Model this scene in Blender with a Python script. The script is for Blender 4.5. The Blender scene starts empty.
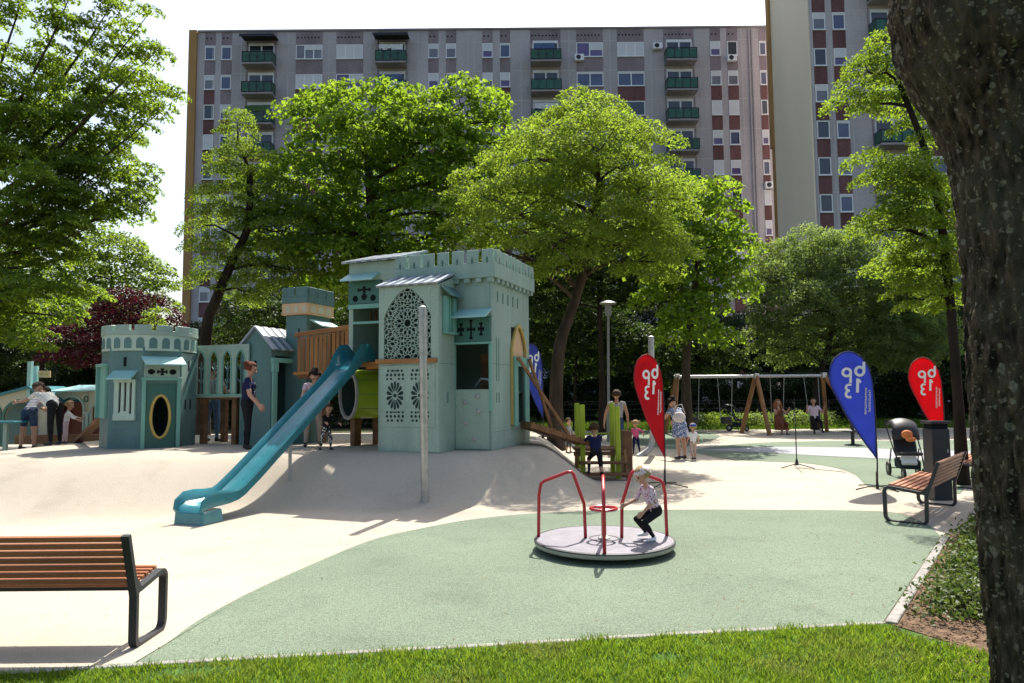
import bpy, bmesh, math, random
import numpy as np
from mathutils import Vector, Matrix
R = math.radians
random.seed(7); rng = np.random.default_rng(7)
SC = bpy.context.scene
COL = SC.collection

# ------------------------------------------------------------------ camera, sky, sun, exposure
FPX = 700.0
cam_d = bpy.data.cameras.new('Camera'); cam = bpy.data.objects.new('Camera', cam_d); COL.objects.link(cam)
cam_d.sensor_width = 36.0; cam_d.lens = FPX / 1024 * 36.0
cam_d.clip_start = 0.05; cam_d.clip_end = 2000
CAMZ = 1.75
CAMM = Matrix.Rotation(R(94.2), 3, 'X') @ Matrix.Rotation(R(-0.5), 3, 'Z')
cam.location = (0, 0, CAMZ); cam.rotation_euler = CAMM.to_euler()
SC.camera = cam

SUN_EL = R(55); SUN_AZ = R(15.7)          # sun behind the castle, a little to the right
world = bpy.data.worlds.new('World'); SC.world = world; world.use_nodes = True
wn = world.node_tree; wn.nodes.clear()
wo = wn.nodes.new('ShaderNodeOutputWorld'); wb = wn.nodes.new('ShaderNodeBackground'); ws = wn.nodes.new('ShaderNodeTexSky')
ws.sky_type = 'NISHITA'; ws.sun_disc = False; ws.sun_elevation = SUN_EL; ws.sun_rotation = SUN_AZ
ws.air_density = 1.2; ws.dust_density = 4.0; ws.ozone_density = 1.0
wb.inputs['Strength'].default_value = 0.122
wn.links.new(ws.outputs[0], wb.inputs[0]); wn.links.new(wb.outputs[0], wo.inputs[0])
sd = bpy.data.lights.new('Sun', 'SUN'); sd.energy = 5.0; sd.angle = R(0.5); sd.color = (1.0, 0.95, 0.86)
so = bpy.data.objects.new('Sun', sd); COL.objects.link(so)
sunv = Vector((math.sin(SUN_AZ) * math.cos(SUN_EL), math.cos(SUN_AZ) * math.cos(SUN_EL), math.sin(SUN_EL)))
so.rotation_euler = sunv.to_track_quat('Z', 'Y').to_euler(); so.location = sunv * 80
SC.view_settings.view_transform = 'Standard'; SC.view_settings.look = 'None'
SC.view_settings.gamma = 1.0; SC.view_settings.use_curve_mapping = False
SC.view_settings.exposure = 0.93
SC.render.engine = 'CYCLES'
SC.cycles.max_bounces = 8; SC.cycles.transparent_max_bounces = 8
SC.cycles.diffuse_bounces = 4; SC.cycles.glossy_bounces = 3; SC.cycles.transmission_bounces = 4
SC.cycles.use_denoising = True

# ------------------------------------------------------------------ helpers
def P(px, py, Y):
    """point at depth Y on the sight line of a measured spot"""
    d = CAMM @ Vector(((px - 512) / FPX, -(py - 341.5) / FPX, -1.0))
    return Vector((0, 0, CAMZ)) + d * (Y / d.y)
def G(px, py, z=0.0):
    d = CAMM @ Vector(((px - 512) / FPX, -(py - 341.5) / FPX, -1.0))
    return Vector((0, 0, CAMZ)) + d * ((z - CAMZ) / d.z)

def lin(c):
    return tuple(((v / 255.0) / 12.92 if v / 255.0 <= 0.04045 else ((v / 255.0 + 0.055) / 1.055) ** 2.4) for v in c)

def mat(name, col, rough=0.6, var=0.15, scale=6.0, metal=0.0, bump=0.0, bscale=80.0, spec=0.4, col2=None, detail=5.0, fine=0.0, fscale=200.0, stretch=None, stain=None):
    m = bpy.data.materials.new(name); m.use_nodes = True
    nt = m.node_tree; N = nt.nodes; L = nt.links
    b = N['Principled BSDF']
    tc = N.new('ShaderNodeTexCoord'); src = tc.outputs['Object']
    if stretch:
        mp = N.new('ShaderNodeMapping'); mp.inputs['Scale'].default_value = stretch
        L.new(src, mp.inputs['Vector']); src2 = mp.outputs[0]
    else: src2 = src
    n = N.new('ShaderNodeTexNoise'); n.inputs['Scale'].default_value = scale; n.inputs['Detail'].default_value = detail
    L.new(src2, n.inputs['Vector'])
    r = N.new('ShaderNodeValToRGB')
    c2 = col2 or tuple(min(1, c * (1 + var)) for c in col)
    r.color_ramp.elements[0].position = 0.3; r.color_ramp.elements[1].position = 0.7
    r.color_ramp.elements[0].color = tuple(c * (1 - var) for c in col) + (1,)
    r.color_ramp.elements[1].color = tuple(c2) + (1,)
    L.new(n.outputs[0], r.inputs[0]); out = r.outputs[0]
    if fine > 0:
        n2 = N.new('ShaderNodeTexNoise'); n2.inputs['Scale'].default_value = fscale; n2.inputs['Detail'].default_value = 2
        L.new(src, n2.inputs['Vector'])
        mr = N.new('ShaderNodeMapRange'); mr.inputs[1].default_value = 0.3; mr.inputs[2].default_value = 0.7
        mr.inputs[3].default_value = 1 - fine; mr.inputs[4].default_value = 1 + fine
        L.new(n2.outputs[0], mr.inputs[0])
        mx = N.new('ShaderNodeMix'); mx.data_type = 'RGBA'; mx.blend_type = 'MULTIPLY'; mx.inputs[0].default_value = 1.0
        L.new(out, mx.inputs[6]); L.new(mr.outputs[0], mx.inputs[7]); out = mx.outputs[2]
    if stain:
        n3 = N.new('ShaderNodeTexNoise'); n3.inputs['Scale'].default_value = stain[0]; n3.inputs['Detail'].default_value = 9; n3.inputs['Roughness'].default_value = .68
        L.new(src, n3.inputs['Vector']); m3 = N.new('ShaderNodeMapRange'); m3.inputs[1].default_value = .52; m3.inputs[2].default_value = .68; m3.inputs[3].default_value = 1; m3.inputs[4].default_value = stain[1]
        L.new(n3.outputs[0], m3.inputs[0]); x3 = N.new('ShaderNodeMix'); x3.data_type = 'RGBA'; x3.blend_type = 'MULTIPLY'; x3.inputs[0].default_value = 1.0
        L.new(out, x3.inputs[6]); L.new(m3.outputs[0], x3.inputs[7]); out = x3.outputs[2]
    L.new(out, b.inputs['Base Color'])
    b.inputs['Roughness'].default_value = rough; b.inputs['Metallic'].default_value = metal
    b.inputs['Specular IOR Level'].default_value = spec
    if bump > 0:
        nb = N.new('ShaderNodeTexNoise'); nb.inputs['Scale'].default_value = bscale; nb.inputs['Detail'].default_value = 3
        L.new(src2, nb.inputs['Vector'])
        bp = N.new('ShaderNodeBump'); bp.inputs['Strength'].default_value = bump; bp.inputs['Distance'].default_value = 0.02
        L.new(nb.outputs[0], bp.inputs['Height']); L.new(bp.outputs[0], b.inputs['Normal'])
    return m

def leafmat(name, d1, d2, t1, t2, mix=0.5, rough=0.6, spec=0.05, patch=None):
    m = bpy.data.materials.new(name); m.use_nodes = True
    nt = m.node_tree; N = nt.nodes; L = nt.links; N.clear()
    o = N.new('ShaderNodeOutputMaterial'); g = N.new('ShaderNodeNewGeometry')
    def ramp(a, b):
        r = N.new('ShaderNodeValToRGB'); r.color_ramp.elements[0].color = a + (1,); r.color_ramp.elements[1].color = b + (1,)
        L.new(g.outputs['Random Per Island'], r.inputs[0]); return r
    rd = ramp(d1, d2); rt = ramp(t1, t2)
    if patch:
        tc = N.new('ShaderNodeTexCoord'); pn = N.new('ShaderNodeTexNoise'); pn.inputs['Scale'].default_value = patch[0]; pn.inputs['Detail'].default_value = 3
        L.new(tc.outputs['Object'], pn.inputs['Vector']); pr = N.new('ShaderNodeMapRange'); pr.inputs[1].default_value = .52; pr.inputs[2].default_value = .72; pr.inputs[4].default_value = .75; L.new(pn.outputs[0], pr.inputs[0])
    def patched(sock, c):
        if not patch: return sock
        mx = N.new('ShaderNodeMix'); mx.data_type = 'RGBA'; L.new(pr.outputs[0], mx.inputs[0]); L.new(sock, mx.inputs[6]); mx.inputs[7].default_value = c + (1,); return mx.outputs[2]
    df = N.new('ShaderNodeBsdfDiffuse'); tr = N.new('ShaderNodeBsdfTranslucent'); gl = N.new('ShaderNodeBsdfGlossy')
    gl.inputs['Roughness'].default_value = rough; gl.inputs['Color'].default_value = (.75, .8, .7, 1)
    L.new(patched(rd.outputs[0], patch[1] if patch else None), df.inputs[0]); L.new(patched(rt.outputs[0], patch[2] if patch else None), tr.inputs[0])
    m1 = N.new('ShaderNodeMixShader'); m1.inputs[0].default_value = mix
    L.new(df.outputs[0], m1.inputs[1]); L.new(tr.outputs[0], m1.inputs[2])
    fr = N.new('ShaderNodeFresnel'); fr.inputs[0].default_value = 1.35
    ml = N.new('ShaderNodeMath'); ml.operation = 'MULTIPLY'; ml.inputs[1].default_value = spec
    L.new(fr.outputs[0], ml.inputs[0])
    m2 = N.new('ShaderNodeMixShader'); L.new(ml.outputs[0], m2.inputs[0]); L.new(m1.outputs[0], m2.inputs[1]); L.new(gl.outputs[0], m2.inputs[2])
    L.new(m2.outputs[0], o.inputs[0]); return m

def root_of(o):
    while o.parent: o = o.parent
    return o

class MB:
    """collects shapes and links them as ONE mesh object"""
    def __init__(s): s.v = []; s.f = []; s.m = []; s.mi = 0
    def add(s, vs, fs):
        k = len(s.v); s.v += [tuple(v) for v in vs]; s.f += [tuple(i + k for i in f) for f in fs]; s.m += [s.mi] * len(fs); return s
    def box(s, x0, x1, y0, y1, z0, z1):
        return s.add([(x0,y0,z0),(x1,y0,z0),(x1,y1,z0),(x0,y1,z0),(x0,y0,z1),(x1,y0,z1),(x1,y1,z1),(x0,y1,z1)],
                     [(0,3,2,1),(4,5,6,7),(0,1,5,4),(1,2,6,5),(2,3,7,6),(3,0,4,7)])
    def bar(s, a, b, w, h, up=(0,0,1)):
        a = Vector(a); b = Vector(b); d = (b - a).normalized(); u = Vector(up)
        if abs(d.dot(u)) > .95: u = Vector((0,1,0))
        r = d.cross(u).normalized(); u = r.cross(d)
        r *= w / 2; u *= h / 2
        return s.add([a-r-u, a+r-u, a+r+u, a-r+u, b-r-u, b+r-u, b+r+u, b-r+u],
                     [(0,3,2,1),(4,5,6,7),(0,1,5,4),(1,2,6,5),(2,3,7,6),(3,0,4,7)])
    def prism(s, poly, fn, d0, d1):
        """2-D polygon (a,b) with fn(a,b,d) -> xyz extruded from d0 to d1"""
        n = len(poly)
        return s.add([fn(a,b,d0) for a,b in poly] + [fn(a,b,d1) for a,b in poly],
                     [tuple(range(n))[::-1], tuple(range(n, 2*n))] + [(i, (i+1) % n, n+(i+1) % n, n+i) for i in range(n)])
    def tube(s, pts, rad, n=8, cap=True, closed=False):
        pts = [Vector(p) for p in pts]; m = len(pts)
        if not hasattr(rad, '__len__'): rad = [rad] * m
        vs = []; prev = None
        for i, p in enumerate(pts):
            if closed: t = pts[(i+1) % m] - pts[i-1]
            else: t = pts[min(i+1, m-1)] - pts[max(i-1, 0)]
            t.normalize()
            if prev is None:
                u = t.cross(Vector((0,0,1)))
                if u.length < 1e-3: u = t.cross(Vector((0,1,0)))
            else: u = prev - t * prev.dot(t)
            u.normalize(); prev = u; w = t.cross(u)
            for k in range(n):
                a = 2*math.pi*k/n; vs.append(p + (u*math.cos(a) + w*math.sin(a)) * rad[i])
        fs = []
        for i in range(m if closed else m-1):
            j = (i+1) % m
            for k in range(n): fs.append((i*n+k, i*n+(k+1) % n, j*n+(k+1) % n, j*n+k))
        if cap and not closed: fs += [tuple(range(n))[::-1], tuple(range((m-1)*n, m*n))]
        return s.add(vs, fs)
    def lathe(s, prof, c=(0,0,0), n=24, ax=None):
        """profile (r,z) turned about z (or about axis matrix ax)"""
        c = Vector(c); vs = []; A = ax or Matrix.Identity(3)
        for r, z in prof:
            for k in range(n):
                a = 2*math.pi*k/n; vs.append(c + A @ Vector((r*math.cos(a), r*math.sin(a), z)))
        fs = []
        for i in range(len(prof)-1):
            for k in range(n): fs.append((i*n+k, i*n+(k+1) % n, (i+1)*n+(k+1) % n, (i+1)*n+k))
        fs += [tuple(range(n))[::-1], tuple(range((len(prof)-1)*n, len(prof)*n))]
        return s.add(vs, fs)
    def ball(s, c, r, n=10, m=6):
        c = Vector(c); r = r if hasattr(r, '__len__') else (r, r, r)
        prof = [(math.sin(math.pi*i/m), -math.cos(math.pi*i/m)) for i in range(m+1)]
        vs = [c + Vector((max(a, 1e-3)*math.cos(2*math.pi*k/n)*r[0], max(a, 1e-3)*math.sin(2*math.pi*k/n)*r[1], z*r[2])) for a, z in prof for k in range(n)]
        fs = [(i*n+k, i*n+(k+1) % n, (i+1)*n+(k+1) % n, (i+1)*n+k) for i in range(m) for k in range(n)]
        fs += [tuple(range(n))[::-1], tuple(range(m*n, (m+1)*n))]
        return s.add(vs, fs)
    def capsule(s, a, b, ra, rb, n=10, sq=None):
        a = Vector(a); b = Vector(b); d = b - a
        if d.length < 1e-6: d = Vector((0,0,1e-4))
        t = d.normalized(); u = t.cross(Vector((0,0,1)))
        if u.length < 1e-3: u = t.cross(Vector((0,1,0)))
        u.normalize(); w = t.cross(u); vs = []; rows = []
        for i in range(1, 5): q = -math.pi/2 + i*math.pi/8; rows.append((a, ra, q))
        for i in range(0, 4): q = i*math.pi/8; rows.append((b, rb, q))
        for c, r, q in rows:
            for k in range(n):
                al = 2*math.pi*k/n
                vs.append(c + t*(math.sin(q)*r) + (u*math.cos(al) + w*math.sin(al))*(math.cos(q)*r))
        m = len(rows); ia = len(vs); vs += [a - t*ra, b + t*rb]
        fs = [(i*n+k, i*n+(k+1) % n, (i+1)*n+(k+1) % n, (i+1)*n+k) for i in range(m-1) for k in range(n)]
        fs += [(ia, (k+1) % n, k) for k in range(n)] + [(ia+1, (m-1)*n+k, (m-1)*n+(k+1) % n) for k in range(n)]
        return s.add(vs, fs)
    def build(s, name, mats, parent=None, local=False, smooth=False, bevel=0.0, loc=None):
        mats = mats if isinstance(mats, (list, tuple)) else [mats]
        off = Vector((0,0,0))
        if parent is not None and not local: off = root_of(parent).location.copy()
        if loc is not None: off = Vector(loc)
        me = bpy.data.meshes.new(name)
        me.from_pydata([(v[0]-off.x, v[1]-off.y, v[2]-off.z) for v in s.v], [], s.f)
        for m in mats: me.materials.append(m)
        if len(mats) > 1: me.polygons.foreach_set('material_index', s.m)
        if smooth: me.polygons.foreach_set('use_smooth', [True]*len(me.polygons))
        me.update()
        o = bpy.data.objects.new(name, me); COL.objects.link(o)
        if parent is not None: o.parent = parent
        if loc is not None: o.location = off
        if smooth and smooth != 'all':
            try:
                me.set_sharp_from_angle(angle=R(40))
            except Exception: pass
        if bevel:
            bm_ = o.modifiers.new('bevel', 'BEVEL'); bm_.width = bevel; bm_.segments = 1; bm_.limit_method = 'ANGLE'; bm_.angle_limit = R(50)
        return o

def npmesh(name, V, F, m, parent=None, off=(0,0,0)):
    """numpy mesh of quads"""
    me = bpy.data.meshes.new(name)
    V = (V - np.array(off)).astype(np.float32)
    me.vertices.add(len(V)); me.vertices.foreach_set('co', V.ravel())
    k = F.shape[1]; nf = len(F)
    me.loops.add(nf*k); me.loops.foreach_set('vertex_index', F.astype(np.int32).ravel())
    me.polygons.add(nf); me.polygons.foreach_set('loop_start', np.arange(0, nf*k, k, dtype=np.int32))
    me.polygons.foreach_set('loop_total', np.full(nf, k, np.int32))
    for q in (m if isinstance(m, (list, tuple)) else [m]): me.materials.append(q)
    me.update(calc_edges=True); me.validate()
    o = bpy.data.objects.new(name, me); COL.objects.link(o)
    if parent is not None: o.parent = parent
    return o

def thing(name, label, cat, loc=(0,0,0), rz=0.0, group=None):
    o = bpy.data.objects.new(name, None); COL.objects.link(o); o.empty_display_size = .2
    o.location = loc; o.rotation_euler = (0, 0, rz); o['label'] = label; o['category'] = cat
    if group: o['group'] = group
    return o
def tag(o, label, cat, group=None):
    o['label'] = label; o['category'] = cat
    if group: o['group'] = group
    return o
def struct(o): o['kind'] = 'structure'; return o
def stuff(o, label, cat): o['kind'] = 'stuff'; o['label'] = label; o['category'] = cat; return o

# ------------------------------------------------------------------ materials
M = {}
M['sand'] = mat('beige_rubber', (.432,.380,.308), .95, .08, .55, bump=.6, bscale=140, spec=.15, fine=.24, fscale=150, stain=(.9, .86))
M['green_rub'] = mat('green_rubber', (.165,.205,.148), .95, .12, .45, bump=.7, bscale=130, spec=.15, stain=(1.1, .84), fine=.36, fscale=95)
M['grey_rub'] = mat('pale_grey_rubber', (.30,.30,.315), .95, .06, 1.0, spec=.15, fine=.1)
M['soil'] = mat('soil', (.06,.05,.035), .95, .4, 1.5, bump=.6, bscale=20, spec=.1, col2=(.05,.07,.025))
M['lawn'] = mat('lawn', (.05,.10,.02), .95, .35, 2.5, bump=.8, bscale=40, spec=.1, fine=.4, fscale=60)
M['mulch'] = mat('mulch', (.13,.085,.055), .95, .45, 14, bump=1, bscale=50, spec=.1, fine=.5, fscale=70)
M['kerb'] = mat('kerb_stone', (.25,.24,.22), .9, .25, 9, bump=.3, bscale=90, spec=.2, fine=.15)
M['sage'] = mat('sage_panel', (.272,.375,.322), .42, .10, 2.2, stain=(3.0, .88), spec=.4, fine=.07, fscale=30, stretch=(1.6,1.6,.3))
M['sage2'] = mat('pale_sage_panel', (.305,.405,.335), .42, .10, 2.2, stain=(3.0, .88), spec=.4, fine=.07, fscale=30, stretch=(1.6,1.6,.3))
M['deep'] = mat('deep_teal_panel', (.092,.18,.172), .42, .12, 2.2, stain=(3.0, .88), spec=.4, fine=.07, fscale=30, stretch=(1.6,1.6,.3))
M['dkgreen'] = mat('dark_green_panel', (.045,.14,.11), .42, .06, 3, spec=.4)
M['mint'] = mat('mint_trim', (.17,.38,.31), .38, .05, 3, spec=.45)
M['aqua'] = mat('aqua_awning', (.30,.53,.50), .4, .06, 4, spec=.4)
M['slide'] = mat('teal_slide', (.026,.18,.215), .25, .08, 4, stain=(5.0, .85), spec=.6)
M['slate_a'] = mat('slate_light', (.29,.33,.37), .45, .08, 6, spec=.6)
M['slate_b'] = mat('slate_dark', (.10,.135,.17), .35, .08, 6, spec=.5)
M['cream'] = mat('cream_panel', (.50,.48,.36), .45, .05, 3)
M['pale'] = mat('pale_green_band', (.40,.52,.44), .45, .05, 3)
M['peach'] = mat('peach_panel', (.62,.40,.22), .5, .08, 4)
M['yellow'] = mat('ochre_trim', (.50,.36,.10), .45, .08, 4)
M['lime'] = mat('lime_panel', (.30,.42,.02), .35, .08, 4, spec=.5)
M['lime2'] = mat('lime_post', (.36,.48,.03), .45, .1, 4)
M['gloom'] = mat('painted_interior_shade', (.03,.05,.047), .9, .2, 5, spec=.1)  # flat dark teal painted in place of interior shade
M['lampgrey'] = mat('lamp_grey_paint', (.20,.20,.19), .5, .12, 6)
M['hole'] = mat('painted_hole_shade', (.012,.016,.016), .9, .1, 3, spec=.05)  # flat dark colour painting the shade inside holes and slits
M['redin'] = mat('brick_red_panel', (.22,.05,.03), .5, .1, 4)
def woodmat(name, c, st, rough=.55): return mat(name, c, rough, .35, 7, bump=.15, bscale=30, stretch=st, spec=.35, fine=.1, fscale=50)
M['timber'] = woodmat('orange_timber', (.30,.13,.04), (1, 1, .12))
M['timber_x'] = woodmat('orange_timber_beam', (.30,.13,.04), (.12, 1, 1))
M['plank'] = woodmat('brown_timber', (.17,.085,.04), (.15, 1, 1))
M['log'] = woodmat('robinia_timber', (.24,.12,.05), (1, 1, .1), .7)
M['slat'] = woodmat('bench_slat', (.30,.115,.05), (.08, 1, 1), .45)
M['slat_y'] = woodmat('bench_slat_pale', (.36,.15,.075), (.3, .3, 1), .45)
M['iron'] = mat('charcoal_iron', (.025,.025,.028), .45, .15, 6, spec=.5)
M['steel'] = mat('galvanised_steel', (.42,.42,.41), .42, .18, 9, metal=.75, bump=.05)
M['greypaint'] = mat('grey_painted_steel', (.36,.36,.34), .5, .12, 6)
M['black'] = mat('black_plastic', (.016,.016,.018), .5, .2, 8)
M['red'] = mat('red_lacquer', (.42,.012,.018), .25, .08, 5, spec=.6)
M['deck'] = mat('carousel_deck', (.19,.18,.21), .5, .16, 5, stain=(6.0, .75), fine=.12, fscale=160, spec=.3)
M['rim'] = mat('carousel_rim', (.30,.30,.27), .5, .15, 6)
M['line'] = mat('dark_inlay', (.035,.035,.04), .6, .1, 5)
M['flagred'] = mat('red_flag_cloth', (.68,.014,.03), .75, .06, 4, spec=.2)
M['flagblue'] = mat('blue_flag_cloth', (.095,.14,.54), .75, .06, 4, spec=.2)
M['flagrim'] = mat('navy_hem', (.02,.025,.13), .75, .06, 4)
M['redrim'] = mat('dark_red_hem', (.30,.01,.02), .75, .06, 4)
M['white'] = mat('white_paint', (.78,.78,.76), .5, .04, 4)
M['bark'] = mat('bark', (.055,.042,.03), .95, .45, 5, bump=1, bscale=14, stretch=(1,1,.25), spec=.1, fine=.3, fscale=40)
M['bark_dk'] = mat('dark_bark', (.028,.022,.017), .95, .4, 5, bump=1, bscale=14, stretch=(1,1,.25), spec=.1)
for k in ('flagred', 'flagblue'):
    nt = M[k].node_tree; b = nt.nodes['Principled BSDF']; o = [n for n in nt.nodes if n.type == 'OUTPUT_MATERIAL'][0]
    tr = nt.nodes.new('ShaderNodeBsdfTranslucent'); mx = nt.nodes.new('ShaderNodeMixShader'); mx.inputs[0].default_value = .55
    nt.links.new(b.inputs['Base Color'].links[0].from_socket, tr.inputs[0])
    nt.links.new(b.outputs[0], mx.inputs[1]); nt.links.new(tr.outputs[0], mx.inputs[2]); nt.links.new(mx.outputs[0], o.inputs[0])
# ------------------------------------------------------------------ the ground
def sstep(t): t = np.clip(t, 0, 1); return t*t*(3-2*t)
def mound(X, Y):
    X = np.asarray(X, float); Y = np.asarray(Y, float)
    ff = np.interp(X, [-6.0, -3.8], [2.6, 1.55])
    y0 = np.interp(X, [-6.0, -3.8, -.9, 1.5], [12.3, 12.42, 12.42, 13.4])
    dx = np.maximum(np.maximum((X - .45) / 1.3, (-9.5 - X) / 5.0), 0)
    dy = np.maximum(np.maximum((y0 - Y) / ff, (Y - 18.5) / 4.0), 0)
    return .72 * (1 - sstep(np.sqrt(dx*dx + dy*dy)))
def mz(x, y): return float(mound(x, y))

def sheet(name, pts, z, m):
    mb = MB(); n = len(pts)
    mb.add([(p[0], p[1], z) for p in pts], [tuple(range(n))])
    o = mb.build(name, m); 
    if o.data.polygons[0].normal.z < 0: o.data.flip_normals()
    return struct(o)
def smoothline(pts, k=6):
    pts = [Vector((p[0], p[1], 0)) for p in pts]; out = []
    for i in range(len(pts)-1):
        p0 = pts[max(i-1, 0)]; p1 = pts[i]; p2 = pts[i+1]; p3 = pts[min(i+2, len(pts)-1)]
        for j in range(k):
            t = j/k
            out.append(.5*((2*p1) + (p2-p0)*t + (2*p0-5*p1+4*p2-p3)*t*t + (3*p1-p0-3*p2+p3)*t**3))
    return out + [pts[-1]]

sheet('ground', [(-900,-60),(900,-60),(900,900),(-900,900)], -.03, M['soil'])
sheet('lawn', [(.6,31.6),(45,31.6),(45,61),(.6,61)], -.012, M['lawn'])
xs = np.concatenate([np.arange(-24, -12, .6), np.arange(-12, 4, .2), np.arange(4, 26.1, .6)])
ys = np.concatenate([np.arange(4.0, 9, .5), np.arange(9, 15, .15), np.arange(15, 32.1, .5)])
gx, gy = np.meshgrid(xs, ys); gz = mound(gx, gy)
V = np.stack([gx.ravel(), gy.ravel(), gz.ravel()], 1); nx, ny = len(xs), len(ys)
i, j = np.meshgrid(np.arange(nx-1), np.arange(ny-1)); q = (j*nx+i).ravel()
surf = npmesh('play_surface', V, np.stack([q, q+1, q+nx+1, q+nx], 1), M['sand']); struct(surf)
surf.data.polygons.foreach_set('use_smooth', [True]*len(surf.data.polygons))

KA = G(130, 666); KB = G(883, 623); KC = G(941, 537)
edge = [(130,667),(165,645),(200,620),(250,593),(300,570),(370,541),(420,529),(470,520),(530,514),(600,511),(680,510),(750,510),(860,511),(900,514),(930,526)]
el = smoothline([G(*e) for e in edge])
sheet('green_play_area', el + [KC, KB, KA], .006, M['green_rub'])
far = smoothline([G(*e) for e in [(688,451.5),(730,459.5),(800,463),(835,468),(855,475),(868,486),(905,492),(960,494)]])
far2 = smoothline([G(*e) for e in [(1010,440),(905,440.5),(842,441),(767,442.5),(720,446),(688,451.5)]])
sheet('far_green_area', far + far2[:-1], .006, M['green_rub'])
w1 = smoothline([G(*e) for e in [(700,450.5),(760,452.5),(819,456),(900,459.5),(1000,463)]]); w2 = smoothline([G(*e) for e in [(1000,452),(900,449.5),(819,447.3),(760,447.6),(700,450)]])
sheet('grey_path_band', w1 + w2, .011, M['grey_rub'])
sheet('shaded_green_area', smoothline([G(*e) for e in [(600,437),(660,448),(690,446),(720,436),(690,431.5),(620,431),(600,437)]])[:-1], .007, M['green_rub'])

# grass in front, bed at the right, kerbs
gl = Vector((-7, KA.y - (KA.x+7)*(KB.y-KA.y)/(KB.x-KA.x), 0))
gr_ = Vector((4.2, KB.y + (4.2-KB.x)*(KB.y-KA.y)/(KB.x-KA.x)*.2 - .75, 0))
sheet('front_lawn', [(-7,1.0),(6,1.0),(6,3.6),(4.2,4.3),(3.1,4.75),(KB.x,KB.y-.05),(gl.x,gl.y)], .010, M['lawn'])
bed = [(KB.x,KB.y-.02),(KC.x,KC.y),(5.55,8.75),(6.3,9.3),(7.4,10.2),(8.4,11.2),(11.5,14.5),(14,14),(14,2),(6,2.0),(6,3.61),(4.2,4.31),(3.1,4.76)]
sheet('planting_bed', bed, .014, M['mulch'])
kb = MB()
def kerbline(a, b, w, h, step):
    a = Vector(a); b = Vector(b); d = (b-a); n = max(1, int(d.length/step)); 
    for k in range(n):
        p = a + d*(k/n) ; q_ = a + d*((k+1)/n) - d.normalized()*.008
        jz = random.uniform(-.004, .004); kb.bar(p+Vector((0,0,h/2-.02+jz)), q_+Vector((0,0,h/2-.02+jz)), w, h+.04)
kerbline((gl.x, gl.y-.02, 0), (KB.x, KB.y-.02, 0), .06, .018, 1.0)
kerbline((KB.x+.03, KB.y-.06, 0), (KC.x+.04, KC.y-.03, 0), .08, .03, .9)
struct(kb.build('kerb', M['kerb'], bevel=.006))

def blades(name, region, n, hmin, hmax, w, m, lean=.5):
    x0, x1, y0, y1, test = region
    px = rng.uniform(x0, x1, n*2); py = rng.uniform(y0, y1, n*2)
    k = test(px, py); px = px[k][:n]; py = py[k][:n]; n = len(px)
    # clumpy height
    c = .5 + .5*np.sin(px*7.1+1.3*np.sin(py*5.3))*np.sin(py*8.3+1.7*np.sin(px*3.9))
    h = rng.uniform(hmin, hmax, n)*(.65+.6*c); a = rng.uniform(0, 2*np.pi, n); b = rng.uniform(0, 2*np.pi, n)
    ww = w*rng.uniform(.6, 1.3, n); ln = h*lean*rng.uniform(.2, 1.2, n)
    dx, dy = np.cos(a)*ww, np.sin(a)*ww; lx, ly = np.cos(b)*ln, np.sin(b)*ln
    z0 = np.full(n, .008)
    A = np.stack([px-dx, py-dy, z0], 1); B = np.stack([px+dx, py+dy, z0], 1)
    C = np.stack([px+lx*.35+dx*.8, py+ly*.35+dy*.8, z0+h*.6], 1); D = np.stack([px+lx*.35-dx*.8, py+ly*.35-dy*.8, z0+h*.6], 1)
    E = np.stack([px+lx+dx*.12, py+ly+dy*.12, z0+h], 1); Fv = np.stack([px+lx-dx*.12, py+ly-dy*.12, z0+h], 1)
    V = np.stack([A, B, C, D, E, Fv], 1).reshape(-1, 3); s = np.arange(n)*6
    F = np.concatenate([np.stack([s, s+1, s+2, s+3], 1), np.stack([s+3, s+2, s+4, s+5], 1)])
    return npmesh(name, V, F, m)
M['blade'] = leafmat('grass_blade', (.055,.11,.013), (.115,.18,.024), (.16,.29,.014), (.30,.39,.035), .52, patch=(1.6, (.14,.14,.05), (.25,.25,.07)))
lim = lambda x: gl.y + (x-gl.x)*(KB.y-gl.y)/(KB.x-gl.x) - .07
def ft(x, y):
    bare = ((x-1.0)/.10)**2 + ((y-4.72)/.09)**2 < 1
    bare |= ((x+2.0)/.28)**2 + ((y-4.55)/.08)**2 < 1
    ok = np.where(x < KB.x, y < lim(x) + .02*np.sin(x*13), y < 5.0 - (x-KB.x)*.75)
    return ok & (~bare | (rng.random(len(x)) < .15))
g = blades('grass', (-5.2, 4.0, 2.9, 5.3, ft), 120000, .025, .062, .003, M['blade'], .9)
stuff(g, 'bright green mown grass along the front edge of the playground', 'grass')
M['blade2'] = leafmat('lawn_blade', (.03,.07,.012), (.06,.10,.02), (.08,.17,.012), (.15,.22,.02), .45)
g = blades('grass', (.7, 22, 31.7, 40, lambda x, y: x == x), 26000, .08, .2, .02, M['blade2'], .7)
stuff(g, 'strip of lawn behind the swings and under the far trees', 'grass')
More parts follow.
